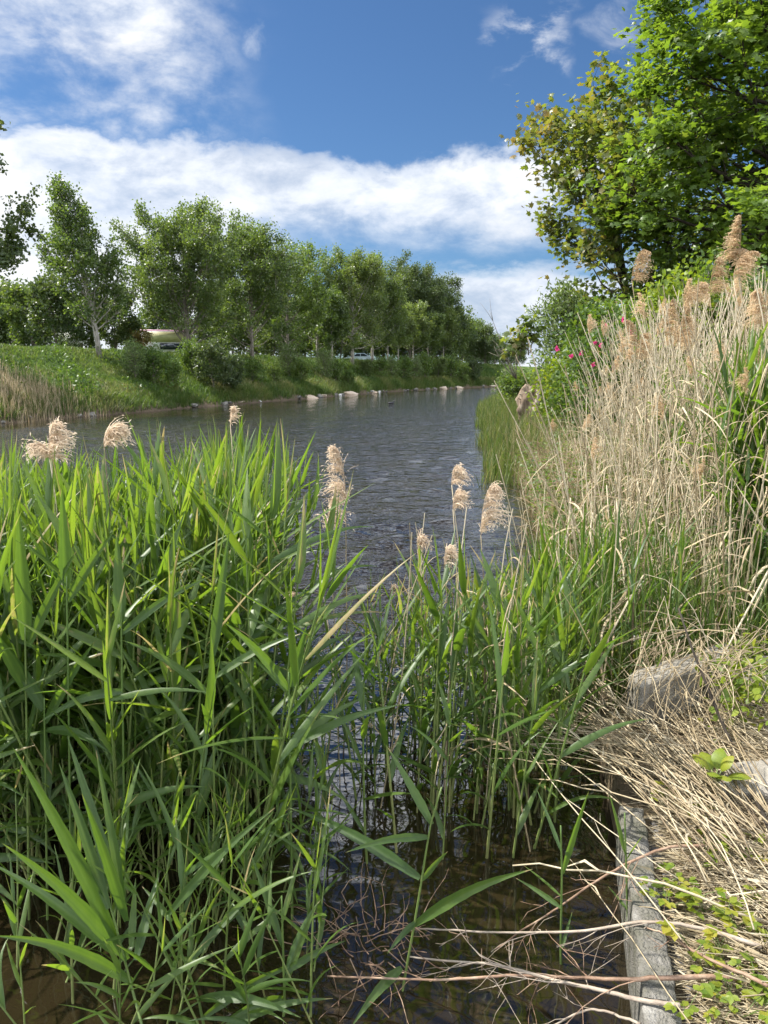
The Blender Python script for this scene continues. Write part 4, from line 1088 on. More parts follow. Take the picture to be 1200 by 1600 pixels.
def stand(pts, sets, pro, mats, partnames, n_single, label, group, cat, massname, masslabel, rng, lean=.10, bias=(0, 0), svar=.12, top=None):
    """a stand of reeds: those that show largest as things of their own, the rest as one mass."""
    pts = np.asarray(pts); n = len(pts)
    order = np.argsort(np.hypot(pts[:, 0], pts[:, 1])); pts = pts[order]
    yaw = rng.uniform(0, 2 * PI, n); tx = rng.normal(bias[1], lean, n); ty = rng.normal(bias[0], lean, n); kind = rng.integers(0, len(sets), n)
    Hs = np.array([max(m_.arrays()[0][:, 2].max() for m_ in st_ if m_.n) for st_ in sets])
    s = np.clip(np.asarray(top)[order] * np.clip(rng.normal(.90, svar, n), .5, 1.05) / Hs[kind], .3, 1.5)
    seen_ = set()
    for i in range(min(n, n_single)):
        k = kind[i]; pr = pro[k]
        if pr.name in used: o = copy_tree(pr, pts[i])
        else: o = pr; used.add(pr.name); o.location = Vector([float(c) for c in pts[i]])
        o.rotation_mode = 'XYZ'
        o.rotation_euler = Matrix(rot_zt(yaw[i:i + 1], tx[i:i + 1], ty[i:i + 1])[0].tolist()).to_euler(); o.scale = (s[i],) * 3
        tag(o, label, cat, group)
    if n > n_single:
        first = None
        for j, (mt, pn) in enumerate(zip(mats, partnames)):
            big = MB()
            for k in range(len(sets)):
                sel = np.where((kind == k) & (np.arange(n) >= n_single))[0]
                if not len(sel) or not sets[k][j].n: continue
                V, Q, T, C = sets[k][j].arrays()
                scatter(big, V, Q, T, C, pts[sel], rot_zt(yaw[sel], tx[sel], ty[sel]), s[sel], rng.normal(0, .12, len(sel)))
            if big.n:
                if first is None: first = empty(massname); tag(first, masslabel, cat, None, 'stuff')
                ob = big.obj(pn, mt, first); ob['kind'] = 'stuff'


rg = np.random.default_rng(400)
GM = (M['reed_leaf'],); gm = (M['reed_stem'], M['reed_leaf']); gn = ('stem', 'leaves')
dm = (M['straw'], M['straw_leaf'], M['plume_gold']); dn = ('stalk', 'dry_leaves', 'plume')
PG = protos(GREEN, 'green_reed', gm, gn); PSM = protos(SMALL, 'green_reed', gm, gn); PSL = []
PD = protos(DRY, 'dry_reed', dm, dn)


def below(pts, pxs, tops):
    """how tall a stalk at each place may grow before it passes the given outline of the stand."""
    pts = np.asarray(pts); d = pts[:, 1] * math.cos(PITCH) + .2
    px = 600 + pts[:, 0] / d * F
    return np.maximum(.25, 1.9 + (585 - np.interp(px, pxs, tops)) / F * pts[:, 1] - pts[:, 2])


def sample(n, fy, fx, dens=None):
    out = []
    while len(out) < n:
        y = fy(); lo, hi = fx(y); x = rg.uniform(lo, hi)
        if dens is None or rg.random() < dens(x, y): out.append((x, y))
    return np.array(out)


# the tall clump in the water at the left
xy = sample(860, lambda: 2.35 + 2.9 * rg.random() ** .85, lambda y: (-.60 * y - .25, -.185 * y + .02), lambda x, y: (1.0 if y > 2.9 else .22 + .6 * smooth(-.2, -.55, x / y)) * (.75 + .25 * (vnoise(x, y, .5, 3) > -.4)))
clump = np.c_[xy, np.full(len(xy), -.06)]
stand(clump, GREEN, PG, gm, gn, 150, 'tall green reed with broad leaf blades in the dense clump at the left', 'tall green reeds of the left clump', 'reed', 'reed_bed', 'dense mass of tall green reeds at the left behind the nearest ones', rg, .12, (.025, 0), .08,
      below(clump, [-100, 0, 80, 150, 230, 300, 370, 430, 480], [690, 688, 700, 712, 705, 655, 640, 690, 820]))
# scattered lower reeds in the shade before the clump
xy = sample(66, lambda: rg.uniform(1.75, 2.7), lambda y: (-.58 * y, -.10 * y))
stand(np.c_[xy, np.full(len(xy), -.04)], SMALL, PSM, gm, gn, 66, 'short green reed in the dark water at the foot of the left clump', 'short reeds before the left clump', 'reed', 'reed_bed', '', rg, .22, (.05, 0), .2, np.full(66, .75))
# the sparser reeds in the middle of the picture
xy = sample(150, lambda: rg.uniform(2.6, 4.2), lambda y: (-.17 * y, min(.27 * y, float(XR(y)) - .02)), lambda x, y: .34 + .66 * smooth(-.04, .10, x / y) * (y > 2.85))
pt = np.c_[xy, np.full(len(xy), -.05)]
stand(pt, SMALL, PSM, gm, gn, 84, 'young green reed standing in open water in the middle', 'young reeds in the middle', 'reed', 'reed_bed', 'young green reeds in the middle behind the nearest ones', rg, .09, (0, 0), .17,
      below(pt, [440, 500, 560, 620, 690, 760, 840, 960], [1000, 1000, 940, 890, 850, 885, 870, 900]))
# slim green reeds at the water's edge on the right
xy = sample(135, lambda: rg.uniform(3.55, 5.0), lambda y: (float(XR(y)) - .40, float(XR(y)) + .50))
pt = np.c_[xy, right_z(xy[:, 0], xy[:, 1]).clip(-.1, 1)]
stand(pt, SLIM, PSL, gm, gn, 0, 'slim green reed', 'slim', 'reed', 'reed_bed', 'narrow leaved green reeds crowding the right water edge', rg, .10, (-.03, 0), .12, below(pt, [800, 850, 900, 1000, 1100], [880, 830, 800, 790, 800]))
xy = sample(230, lambda: rg.uniform(4.2, 9.5), lambda y: (float(XR(y)) + .9, min(.56 * y, float(XR(y)) + 3.2)), lambda x, y: float(np.clip(vnoise(x, y, .7, 8) + .35, .05, 1)))
pt = np.c_[xy, right_z(xy[:, 0], xy[:, 1])]
stand(pt, GREEN, PG, gm, gn, 0, 'green reed', 'g', 'reed', 'reed_bed', 'green reeds growing up among the dry ones on the right bank', rg, .08, (0, 0), .12, below(pt, [850, 960, 1040, 1200], [760, 640, 560, 510]))

# dry reeds of last year on the right bank
def dry_region(n):
    P = []
    while len(P) < n:
        y = 3.9 + 9.5 * rg.random() ** 1.35; s = rg.uniform(.0, 4.6); x = float(XR(y)) + s
        if x > .58 * y + .2: continue
        if y < 4.25 and x < 2.3 and rg.random() < .8: continue
        f = x / y
        if rg.random() > .45 + .55 * smooth(.24, .38, f): continue
        P.append((x, y))
    return np.array(P)


xy = dry_region(1120)
pt = np.c_[xy, right_z(xy[:, 0], xy[:, 1]) - .03]
stand(pt, DRY, PD, dm, dn, 240, 'dry straw coloured reed stalk of the tangled stand on the right bank', 'dry reeds of the right bank', 'reed', 'dry_reed_bed', 'mass of dry straw coloured reeds farther back on the right bank', rg, .19, (-.02, 0), .18,
      below(pt, [820, 870, 920, 970, 1010, 1100, 1200], [790, 690, 600, 520, 490, 465, 440]))

xy = sample(110, lambda: rg.uniform(3.5, 5.6), lambda y: (float(XR(y)) - .3, float(XR(y)) + .9)); pt = np.c_[xy, right_z(xy[:, 0], xy[:, 1]).clip(-.1, 1)]
stand(pt, DRY[1:], PD[1:], dm, dn, 30, 'dry stalk rising among the slim green reeds at the right water edge', 'dry stalks at the right water edge', 'reed', 'dry_reed_bed', 'dry stalks mixed into the slim green reeds at the right water edge', rg, .14, (-.04, 0), .2, below(pt, [800, 850, 900, 1000, 1100], [840, 760, 700, 690, 700]))
xy = sample(26, lambda: rg.uniform(2.9, 4.2), lambda y: (-.08 * y, .22 * y)); pt = np.c_[xy, np.full(26, -.05)]
stand(pt, DRY[1:], PD[1:], dm, dn, 26, 'thin dry reed stalk standing in the water among the young green reeds', 'dry stalks in the middle', 'reed', 'dry_reed_bed', '', rg, .07, (0, 0), .2, below(pt, [480, 560, 690, 860], [900, 860, 820, 830]))

# prominent plumes over the water and on the bank, each its own
def hero_dry(top, base_px, Y, L, curl, label, mat='plume_pale', n=260, z0=-.05, r=.0032, Lb=.09, droop=.3, wind=.5):
    rng = np.random.default_rng(int(top[0] * 7 + top[1]))
    e = far(top[0], top[1], Y); b = np.array([far(base_px, 900, Y)[0], Y, z0])
    o = empty('plumed_reed', b, 0, label, 'reed')
    # e is the highest point of the plume; its foot is L below on the stalk
    foot = e - np.array([0, 0, L]) - (e - b) * .02; foot[0] += (b[0] - e[0]) * .1
    t = np.linspace(0, 1, 12)[:, None]
    P = (b + (foot - b) * t + np.array([.03, .02, 0]) * np.sin(t * PI) + np.cumsum(rng.normal(0, .0018, (12, 3)), 0)) - b
    s = np.linspace(0, 1, 10)[:, None]; f = P[-1]
    ax = f + np.array([0, 0, 1.0]) * L * (s - droop * s ** 4) + np.array([curl, 0, 0]) * L * s ** 2.2
    sh = (e - b) - ax[np.argmax(ax[:, 2])]; ax = ax + sh
    P = P + sh * t ** 2
    st = MB(); tube(st, P, np.linspace(r, r * .6, 12), 5, np.linspace(.25, .6, 12)); st.obj('stalk', M['straw'], o)
    pm = MB(); plume_parts(pm, ax, rng, n, Lb, np.array([np.sign(curl) * wind, 0, -.1]), .0045)
    tube(pm, ax, np.linspace(r * .5, .0008, 10), 4, .4)
    pm.obj('plume', M[mat], o)
    for i in range(2):
        lf = MB(); q = P[rng.integers(4, 9)]; az = rng.uniform(0, 6)
        blade(lf, q, np.array([math.cos(az), math.sin(az), .5]), .2, .008, .5, np.array([-math.sin(az), math.cos(az), .3]), .3, 6, .5)
        lf.obj('dry_leaf', M['straw_leaf'], o)


hero_dry((82, 663), 66, 3.0, .20, .15, 'fluffy upright beige plume rising above the left reed clump', n=420, Lb=.085)
hero_dry((178, 664), 140, 3.1, .15, .55, 'beige plume curled over to the right at the top of the left clump', n=300, droop=.45)
hero_dry((58, 692), 60, 3.05, .10, -.7, 'small ragged plume bent left beside the fluffy upright one', n=150)
hero_dry((362, 636), 352, 3.5, .12, .1, 'thin small plume among the leaf tips above the left clump', n=90, Lb=.04)
hero_dry((522, 698), 533, 3.4, .36, -.14, 'tallest beige plume over the open water with a hooked tip', n=330, droop=.25, wind=.3)
hero_dry((518, 780), 505, 3.4, .26, .08, 'hanging beige plume just below the tallest one over the water', n=260, wind=.2)
hero_dry((711, 730), 735, 3.4, .12, .15, 'small beige plume, upper one of the pair right of the water middle', n=190, Lb=.07)
hero_dry((713, 768), 705, 3.35, .12, .15, 'small beige plume, lower one of the pair right of the water middle', n=190, Lb=.07)
hero_dry((769, 758), 742, 3.4, .34, .18, 'long feathery plume, rightmost over the open water', n=420, Lb=.1)
hero_dry((655, 838), 652, 3.2, .08, .12, 'short beige tuft on a low stalk left of the young reeds', n=120, Lb=.05)
hero_dry((698, 856), 696, 3.15, .12, .1, 'beige tuft hidden among the young reed leaves', n=150, Lb=.06)
hero_dry((463, 926), 462, 3.3, .05, -.6, 'tiny beige tuft beside the right edge of the left clump', n=80, Lb=.05)
hero_dry((612, 915), 612, 3.5, .07, .1, 'thin sparse tuft low over the water in the middle', n=50, Lb=.04)
for i, (a, b, c, d, e_, f_, lb) in enumerate([((1008, 390), 1005, 6.0, .36, .32, .4, 'golden plume bowing right against the dark maple, standing alone'), ((1158, 335), 1165, 5.4, .30, -.05, .0, 'tallest upright golden plume near the right edge'),
                               ((1160, 388), 1172, 5.4, .22, -.75, .5, 'golden plume bent far left under the tallest upright plume'), ((1122, 402), 1128, 5.6, .36, .15, .3, 'golden plume left of the tallest upright one'),
                               ((1176, 392), 1180, 5.2, .3, .5, .4, 'golden plume arching right at the right edge'), ((1096, 440), 1092, 6.0, .2, .5, .5, 'low golden plume in the group under the maple shade'),
                               ((1080, 452), 1076, 6.3, .16, .5, .5, 'smallest golden plume of the group under the maple shade'), ((1050, 468), 1056, 6.2, .36, .1, .2, 'slender golden plume before the lime green shrub'),
                               ((1072, 480), 1076, 6.0, .34, .1, .2, 'slender golden plume right of the one before the lime shrub'), ((982, 500), 990, 7.0, .34, -.4, .3, 'rusty plume right of the rose flowers'),
                               ((1010, 520), 1015, 6.4, .34, .3, .4, 'bushy plume standing below the lone bowing plume'), ((1185, 455), 1190, 4.8, .3, -.3, .3, 'pale plume at the right edge below the arching plume')]):
    hero_dry(a, b, c, d, e_, lb, 'plume_gold', 330, .75, .0042, .11, f_, 1.0)
# the bent stalk
st = MB(); P = np.array([far(x, y, 4.6) for x, y in [(1048, 905), (1040, 800), (1026, 720), (1020, 640), (1024, 614), (1036, 606), (1050, 620), (1058, 660)]])
tube(st, P, np.linspace(.006, .0035, 8), 6, .75)
tag(st.obj('bent_reed', M['straw']), 'pale dry reed stalk bent over in a hairpin on the right bank', 'reed')

# shorter dry grass and green fringe farther along the right bank
def fringe():
    rng = np.random.default_rng(500)
    mb = MB(); n = 5500
    y = 5.5 + 16 * rng.random(n) ** 1.2; s = rng.uniform(-.15, 3.2, n); x = XR(y) + s
    blades(mb, np.c_[x, y, right_z(x, y) - .03], rng.uniform(.4, 1.15, n) * (.75 + .35 * smooth(0, 1.5, s)), rng, w=.009, lean=.38, tint=rng.normal(.5, .22, n))
    tag(mb.obj('dry_grass', M['straw_leaf'], smooth_=False), 'tangled dry grass along the right water edge', 'grass', kind='stuff')
    mb = MB(); n = 16000
    y = 12.5 + 34 * rng.random(n) ** 1.1; s = rng.uniform(-.7, 2.2, n); x = XR(y) + s + .25 * vnoise(x=y, y=s, s=2)
    keep = (y > 14) | (rng.random(n) < .35)
    x, y, s = x[keep], y[keep], s[keep]; n = len(x)
    blades(mb, np.c_[x, y, np.maximum(right_z(x, y), -.1)], rng.uniform(.35, .95, n) * (1 - .25 * (s < -.3)), rng, w=.018, lean=.28, tint=rng.normal(.60, .25, n))
    tag(mb.obj('reed_fringe', M['grass'], smooth_=False), 'green reeds fringing the right bank before the stump', 'reeds', kind='stuff')
    # low green growth
    mb = MB(); n = 30000
    y = 3.9 + 14 * rng.random(n) ** 1.5; s = rng.uniform(.1, 4.5, n); x = XR(y) + s
    ok = vnoise(x, y, .8, 6) + .35 * rng.normal(0, 1, n) > .1
    x, y = x[ok], y[ok]; n = len(x)
    z = right_z(x, y) + rng.uniform(.0, .5, n) * (.6 + .4 * vnoise(x, y, 1.1, 2))
    put_leaves(mb, np.c_[x, y, z], rng.normal(0, 1, (n, 3)) * [1, 1, .3], .055, rng, (OVAL_V, OVAL_T), .6, .2, .6, np.clip(rng.normal(.4, .22, n), 0, 1))
    tag(mb.obj('undergrowth', M['lime'], smooth_=False), 'yellow green leafy undergrowth among the dry reeds', 'undergrowth', kind='stuff')
    mb = MB(); n = 9000
    y = 5 + 9 * rng.random(n); s = rng.uniform(-.15, 1.6, n); x = XR(y) + s
    put_leaves(mb, np.c_[x, y, np.maximum(right_z(x, y), 0) + rng.uniform(.05, .6, n)], rng.normal(0, 1, (n, 3)) * [1, 1, .4], .05, rng, (OVAL_V, OVAL_T), .5, .2, .6, np.clip(rng.normal(.35, .2, n), 0, 1))
    tag(mb.obj('undergrowth', M['shrub'], smooth_=False), 'low green leafy growth at the right water edge below the dry grass', 'undergrowth', kind='stuff')
    mb = MB(); n = 9000
    y = 3.6 + 6 * rng.random(n) ** 1.4; s = rng.uniform(.1, 4, n); x = XR(y) + s
    blades(mb, np.c_[x, y, right_z(x, y) - .02], rng.uniform(.25, .8, n), rng, w=.010, lean=.4, tint=rng.normal(.4, .15, n))
    tag(mb.obj('grass', M['grass'], smooth_=False), 'thin green grass between the dry reeds', 'grass', kind='stuff')
    # thorny dead twigs overhanging the water
    mb = MB()
    for i in range(150):
        y = rng.uniform(6, 13); x = float(XR(y)) + rng.uniform(.1, .9); z = float(right_z(np.array(x), np.array(y))) + rng.uniform(.1, .5)
        d = unit(np.array([-1 + rng.normal(0, .5), rng.normal(0, .6), rng.normal(.25, .4)])); q = np.array([x, y, z]); P = [q]
        for k in range(6): d = unit(d + rng.normal(0, .22, 3)); P.append(P[-1] + d * .13)
        tube(mb, P, np.linspace(.004, .0015, 7), 3, cap=False)
    tag(mb.obj('dead_brushwood', M['twig_red']), 'tangle of thin dead twigs overhanging the water on the right', 'twigs', kind='stuff')


fringe()
rng = np.random.default_rng(520); mb = MB(); n = 14000
y = rng.uniform(-1, 6, n); x = XR(y) + 1.2 + 5 * rng.random(n); ok = (x > .6 * y + .15) & (vnoise(x, y, 1.1, 9) + rng.normal(0, .5, n) > -.2); x, y = x[ok], y[ok]; n = len(x)
blades(mb, np.c_[x, y, right_z(x, y) - .02], rng.uniform(.06, .28, n), rng, w=.007, lean=.5, tint=rng.normal(.5, .2, n))
tag(mb.obj('grass', M['grass'], smooth_=False), 'short rough grass on the near right bank', 'grass', kind='stuff')

# ------------------------------------------------------------------ near right bank: concrete edging, slabs, litter
EN = np.array([[.92, 2.62], [.68, 1.63], [.28, 0.0], [.03, -1.0]])      # outer top edge, far to near


def edging():
    o = empty('concrete_edging', (0, 0, 0), 0, 'weathered grey concrete edging along the near water edge', 'edging')
    d = unit(EN[1] - EN[0]); nrm = np.array([-d[1], d[0]])
    if nrm[0] < 0: nrm = -nrm
    cuts = [0, .30, .93, 1.56, 2.19, 2.82, 3.4]
    rng = np.random.default_rng(600)
    for a, b in zip(cuts[:-1], cuts[1:]):
        mb = MB(); m = 26; n = 14
        u = np.linspace(a + .004, b - .004, m)
        # rounded box section: outer face, top, inner face
        sec = [(0, -.45), (0, .0), (0, .200), (.001, .208), (.006, .212), (.03, .213), (.055, .2125), (.08, .213), (.104, .212), (.109, .208), (.11, .200), (.11, .0), (.11, -.45)]
        V = []
        jog = rng.normal(0, .004)
        for i, uu in enumerate(u):
            c = EN[0] + d * uu
            for (w, z) in sec:
                k = .0035 * (math.sin(uu * 37 + w * 80) + math.sin(uu * 91 + z * 60)) * (z > .1)
                endr = .006 * (i in (0, m - 1)) * (z > .15)
                V.append((c[0] + nrm[0] * (w * .82 + k * .6 + jog), c[1] + nrm[1] * (w * .82 + k * .6 + jog), z + .035 + k * .5 - endr + jog * .5))
        s = len(sec); i = np.arange(m - 1)[:, None] * s + np.arange(s - 1)[None]
        Q = np.stack([i, i + 1, i + s + 1, i + s], -1).reshape(-1, 4)
        mb.add(V, Q)
        f0 = list(range(s)); tris = [(0, k, k + 1) for k in range(1, s - 1)]
        mb.add(V[:s], None, tris); mb.add(V[-s:], None, [(0, k + 1, k) for k in range(1, s - 1)])
        mb.obj('concrete_block', M['concrete'], o)
    # dark corrugated piling behind the blocks
    mb = MB(); u = np.linspace(.02, 3.4, 240); V = []
    for uu in u:
        c = EN[0] + d * uu; w = .108 + .016 * math.sin(uu * 2 * PI / .26)
        for ww, z in ((w, -.3), (w, .20), (w + .012, .205), (w + .045 + .012 * math.sin(uu * 2 * PI / .26 + 1), .205), (w + .06, -.3)):
            V.append((c[0] + nrm[0] * ww, c[1] + nrm[1] * ww, z))
    s = 5; i = np.arange(len(u) - 1)[:, None] * s + np.arange(s - 1)[None]
    mb.add(V, np.stack([i, i + 1, i + s + 1, i + s], -1).reshape(-1, 4))
    ob = mb.obj('corrugated_piling', M['sheet']); tag(ob, 'dark corrugated piling strip directly behind the concrete edging', 'piling')


edging()


def slab(name, corners, thick, mat, label, cat, seed=0):
    """a worn slab whose top has the given four corners."""
    rng = np.random.default_rng(seed); c = np.array(corners, float); n = 16
    u = np.linspace(0, 1, n); U, Vv = np.meshgrid(u, u, indexing='ij')
    T = (c[0] * ((1 - U) * (1 - Vv))[..., None] + c[1] * (U * (1 - Vv))[..., None] + c[2] * (U * Vv)[..., None] + c[3] * ((1 - U) * Vv)[..., None])
    ed = np.minimum(np.minimum(U, 1 - U), np.minimum(Vv, 1 - Vv))
    T[..., 2] += .006 * vnoise(T[..., 0] * 9, T[..., 1] * 9, 1, seed) - .018 * (ed < .02)
    T[..., :2] += rng.normal(0, .004, T[..., :2].shape)
    mb = MB(); i = np.arange(n - 1)[:, None] * n + np.arange(n - 1)[None]
    mb.add(T.reshape(-1, 3), np.stack([i, i + n, i + n + 1, i + 1], -1).reshape(-1, 4))
    loop = np.concatenate([T[:, 0], T[-1, 1:], T[-2::-1, -1], T[0, -2:0:-1]])
    m = len(loop); B = loop.copy(); B[:, 2] -= thick
    mid = loop * .5 + B * .5 + np.c_[rng.normal(0, .006, (m, 2)), np.zeros(m)]
    V = np.vstack([loop, mid, B]); k = np.arange(m); k2 = (k + 1) % m
    mb.add(V, np.vstack([np.stack([k, k2, m + k2, m + k], -1), np.stack([m + k, m + k2, 2 * m + k2, 2 * m + k], -1)]))
    return tag(mb.obj(name, mat, None, False), label, cat)


# headwall slab tilted up on the right: near edge runs from (985,1075) to (1200,1075)
a = on(990, 1062, .40); b = on(1120, 1030, .52); c_ = on(1128, 1000, .56); e = on(985, 1046, .42)
slab('concrete_slab', [on(1000, 1068, .49), on(1168, 1022, .52), on(1140, 1000, .53), on(984, 1050, .49)], .2, M['old_concrete'], 'stained concrete slab tilted up behind the fallen reed stalks', 'slab', 3)
slab('concrete_slab', [on(1115, 1058, .46), on(1230, 1064, .46), on(1240, 1024, .48), on(1130, 1022, .48)], .2, M['old_concrete'], 'overgrown concrete slab at the right edge beside the tilted one', 'slab', 4)
slab('concrete_slab', [on(1120, 1225, .36), on(1230, 1240, .36), on(1230, 1180, .38), on(1130, 1190, .37)], .16, M['old_concrete'], 'flat mossy concrete slab below the dark hollow at the right', 'slab', 5)
o = link('bank_stone', RK[1]); o.location = Vector([float(q) for q in on(1005, 1010, .32)]); o.scale = (.22, .18, .3); o.data = RK[1].copy(); o.data.materials[0] = M['white_rock']; tag(o, 'pale stone half buried behind the tilted concrete slab', 'stone')


def litter():
    rng = np.random.default_rng(610); mb = MB()
    n = 24000
    y = 1.2 + 2.7 * rng.random(n) ** 1.2; s = .17 + 2.0 * rng.random(n) ** 1.2; x = XR(y) + s
    vis = (x < .62 * y + .2) | (rng.random(n) < .3); x, y, s = x[vis], y[vis], s[vis]; n = len(x)
    z = right_z(x, y) + rng.uniform(.006, .085, n) * smooth(.12, .4, s)
    for i in range(n):
        a = rng.normal(2.75, .55) if rng.random() < .7 else rng.uniform(0, 2 * PI)
        L = rng.uniform(.08, .42); d = np.array([math.cos(a), math.sin(a), rng.normal(0, .10)])
        if s[i] < .26: L *= .7
        p = np.array([x[i], y[i], z[i]]); q = rng.normal(0, .012, 3)
        P = [p - d * L / 2, p + q, p + d * L / 2]
        w = rng.uniform(.002, .0055)
        if rng.random() < .6: tube(mb, P, [w * .5, w * .55, w * .4], 3, np.clip(rng.normal(.5, .24), 0, 1), cap=False)
        else: strip(mb, P, [w * 1.4, w * 2.2, w * .5], rng.normal(0, 1, 3), np.clip(rng.normal(.5, .24), 0, 1))
    tag(mb.obj('straw_litter', M['straw']), 'matted dry straw lying over the near right bank', 'straw', kind='stuff')
    mb = MB(); n = 500                                      # darker bits in the hollow
    for i in range(n):
        p = on(rng.uniform(985, 1200), rng.uniform(1095, 1170), .33); a = rng.uniform(0, 2 * PI); L = rng.uniform(.06, .3); d = np.array([math.cos(a), math.sin(a), rng.normal(0, .15)])
        p[2] = float(right_z(np.array(p[0]), np.array(p[1]))) + rng.uniform(0, .05)
        tube(mb, [p - d * L / 2, p + rng.normal(0, .012, 3), p + d * L / 2], .003, 3, np.clip(rng.normal(.12, .15), 0, 1), cap=False)
    tag(mb.obj('dead_litter', M['straw']), 'dark stalks in the hollow below the concrete slab', 'litter', kind='stuff')


litter()

# fallen reed stalks: a fanned bundle from the bank out over the water
FS = []
for i in range(4):
    rng = np.random.default_rng(620 + i); mb = MB(); t = np.linspace(0, 1, 9)[:, None]
    P = np.array([1.0, 0, 0]) * t + np.cumsum(rng.normal(0, .004, (9, 3)), 0) + np.array([0, .02 * rng.normal(), .035]) * np.sin(t * PI)
    tube(mb, P, np.linspace(.0026, .0013, 9), 5, np.linspace(.4, .62, 9) + rng.normal(0, .05))
    for k in range(2):
        q = P[rng.integers(2, 7)]; strip(mb, [q, q + [.06, rng.normal(0, .012), .012], q + [.13, rng.normal(0, .03), .01]], [.004, .007, .001], rng.normal(0, 1, 3), .7)
    FS.append(mb.mesh('fallen_reed_stalk', M['straw']))


def lay(p, q, k, label, group, thick=1.0, name='fallen_reed_stalk'):
    p, q = Vector([float(c) for c in p]), Vector([float(c) for c in q]); d = q - p
    o = link(name, FS[k % 4]); o.location = p; o.rotation_mode = 'QUATERNION'; o.rotation_quaternion = d.to_track_quat('X', 'Z')
    o.scale = (d.length, thick, thick); o.rotation_mode = 'XYZ'; o.rotation_euler = d.to_track_quat('X', 'Z').to_euler()
    return tag(o, label, 'reed stalk', group)


rng = np.random.default_rng(640)
for i in range(95):
    u = rng.normal(0, 1)
    bx, by = 1165 + u * 32 + rng.normal(0, 40), 1300 + rng.normal(0, 45) - u * 24
    tx, ty = 905 + u * 60 + rng.normal(0, 60), 1065 + rng.normal(0, 38) - u * 22
    f = rng.uniform(.4, 1.05)
    p = on(bx, by, .31 + rng.uniform(0, .06)); q = on(tx, ty, .30 + rng.uniform(0, .14)); q = p + (q - p) * f
    lay(p, q, i, 'fallen pale reed stalk in the bundle lying from the bank out over the water', 'fallen stalks of the big bundle', rng.uniform(.8, 1.35))
for i in range(36):
    p = on(rng.uniform(990, 1130), rng.uniform(1150, 1215), .30 + rng.uniform(0, .08)); q = on(rng.uniform(720, 860), rng.uniform(1090, 1170), .22 + rng.uniform(0, .15))
    lay(p, q, i, 'fallen reed stalk lying flat over the water left of the big bundle', 'stalks lying left of the big bundle', rng.uniform(.7, 1.1))
for a, b, za, zb, th, lb in [((1200, 1440), (820, 1355), .30, .22, 1.9, 'thick bleached stick pointing out over the dark water'), ((1200, 1330), (848, 1222), .36, .34, 1.5, 'long pale stalk crossing the end of the concrete edging'),
                             ((1100, 1250), (780, 1188), .34, .32, 1.2, 'thin pale stalk reaching left across the young reeds'), ((1080, 1600), (900, 1350), .30, .15, .8, 'thin grey stalk slanting across the twigs at the bottom'),
                             ((1030, 1152), (1026, 962), .36, .75, 1.2, 'single upright straw before the tilted slab'), ((1200, 1500), (1010, 1420), .32, .28, 1.0, 'pale stalk lying across the edging near the bottom right')]:
    lay(on(*a, za), on(*b, zb), int(a[0]), lb, None, th)
# crossing dry stems in the right bank tangle
for i, (a, b, Y) in enumerate([((1170, 1000), (1062, 740), 4.4), ((960, 1010), (1090, 800), 4.6), ((1180, 880), (1060, 700), 4.7), ((880, 1000), (1010, 700), 5.6), ((1010, 1010), (1150, 760), 4.5), ((1190, 640), (930, 790), 5.2)]):
    lay(far(a[0], a[1], Y), far(b[0], b[1], Y + .4), i, 'long dry stem leaning across the right bank tangle', 'leaning dry stems', 1.4, 'leaning_reed_stalk')
wl = MB(); n = 500
q = np.array([on(rng.normal(1165, 30), rng.normal(1052, 26), .5) for _ in range(n)]) + np.c_[np.zeros((n, 2)), rng.normal(0, .06, n)]
put_leaves(wl, q, rng.normal(0, 1, (n, 3)), .042, rng, (OVAL_V, OVAL_T), .6, .2, .6)
tag(wl.obj('ground_ivy', M['lime'], smooth_=False), 'small yellow green leaves creeping over the concrete slab at the right edge', 'creeper', kind='stuff')
hs = MB()
for i in range(190):
    a = on(rng.uniform(1085, 1240) if i > 60 else rng.uniform(1000, 1100), rng.uniform(985, 1060), .60); a[2] += rng.uniform(-.02, .08); d = unit(np.array([rng.normal(-.5, .6), rng.normal(-.6, .5), rng.normal(-.1, .3)])); L = rng.uniform(.12, .5); P = [a]
    for k in range(5): d = unit(d + np.array([0, 0, -.18]) + rng.normal(0, .08, 3)); P.append(P[-1] + d * L / 5)
    tube(hs, P, np.linspace(.0026, .001, 6), 3, np.clip(rng.normal(.55, .2), 0, 1), cap=False)
tag(hs.obj('hanging_straw', M['straw']), 'loose straw hanging over the concrete slabs', 'straw', kind='stuff')
mb = MB(); tube(mb, [on(1205, 1300, .35), far(1150, 1180, 2.9), far(1112, 1090, 3.0), far(1080, 1010, 3.1), far(1060, 950, 3.2)], [.009, .008, .007, .005, .004], 7)
tag(mb.obj('dead_stem', M['dark_bark']), 'dark dead weed stem leaning left at the right edge', 'stem')


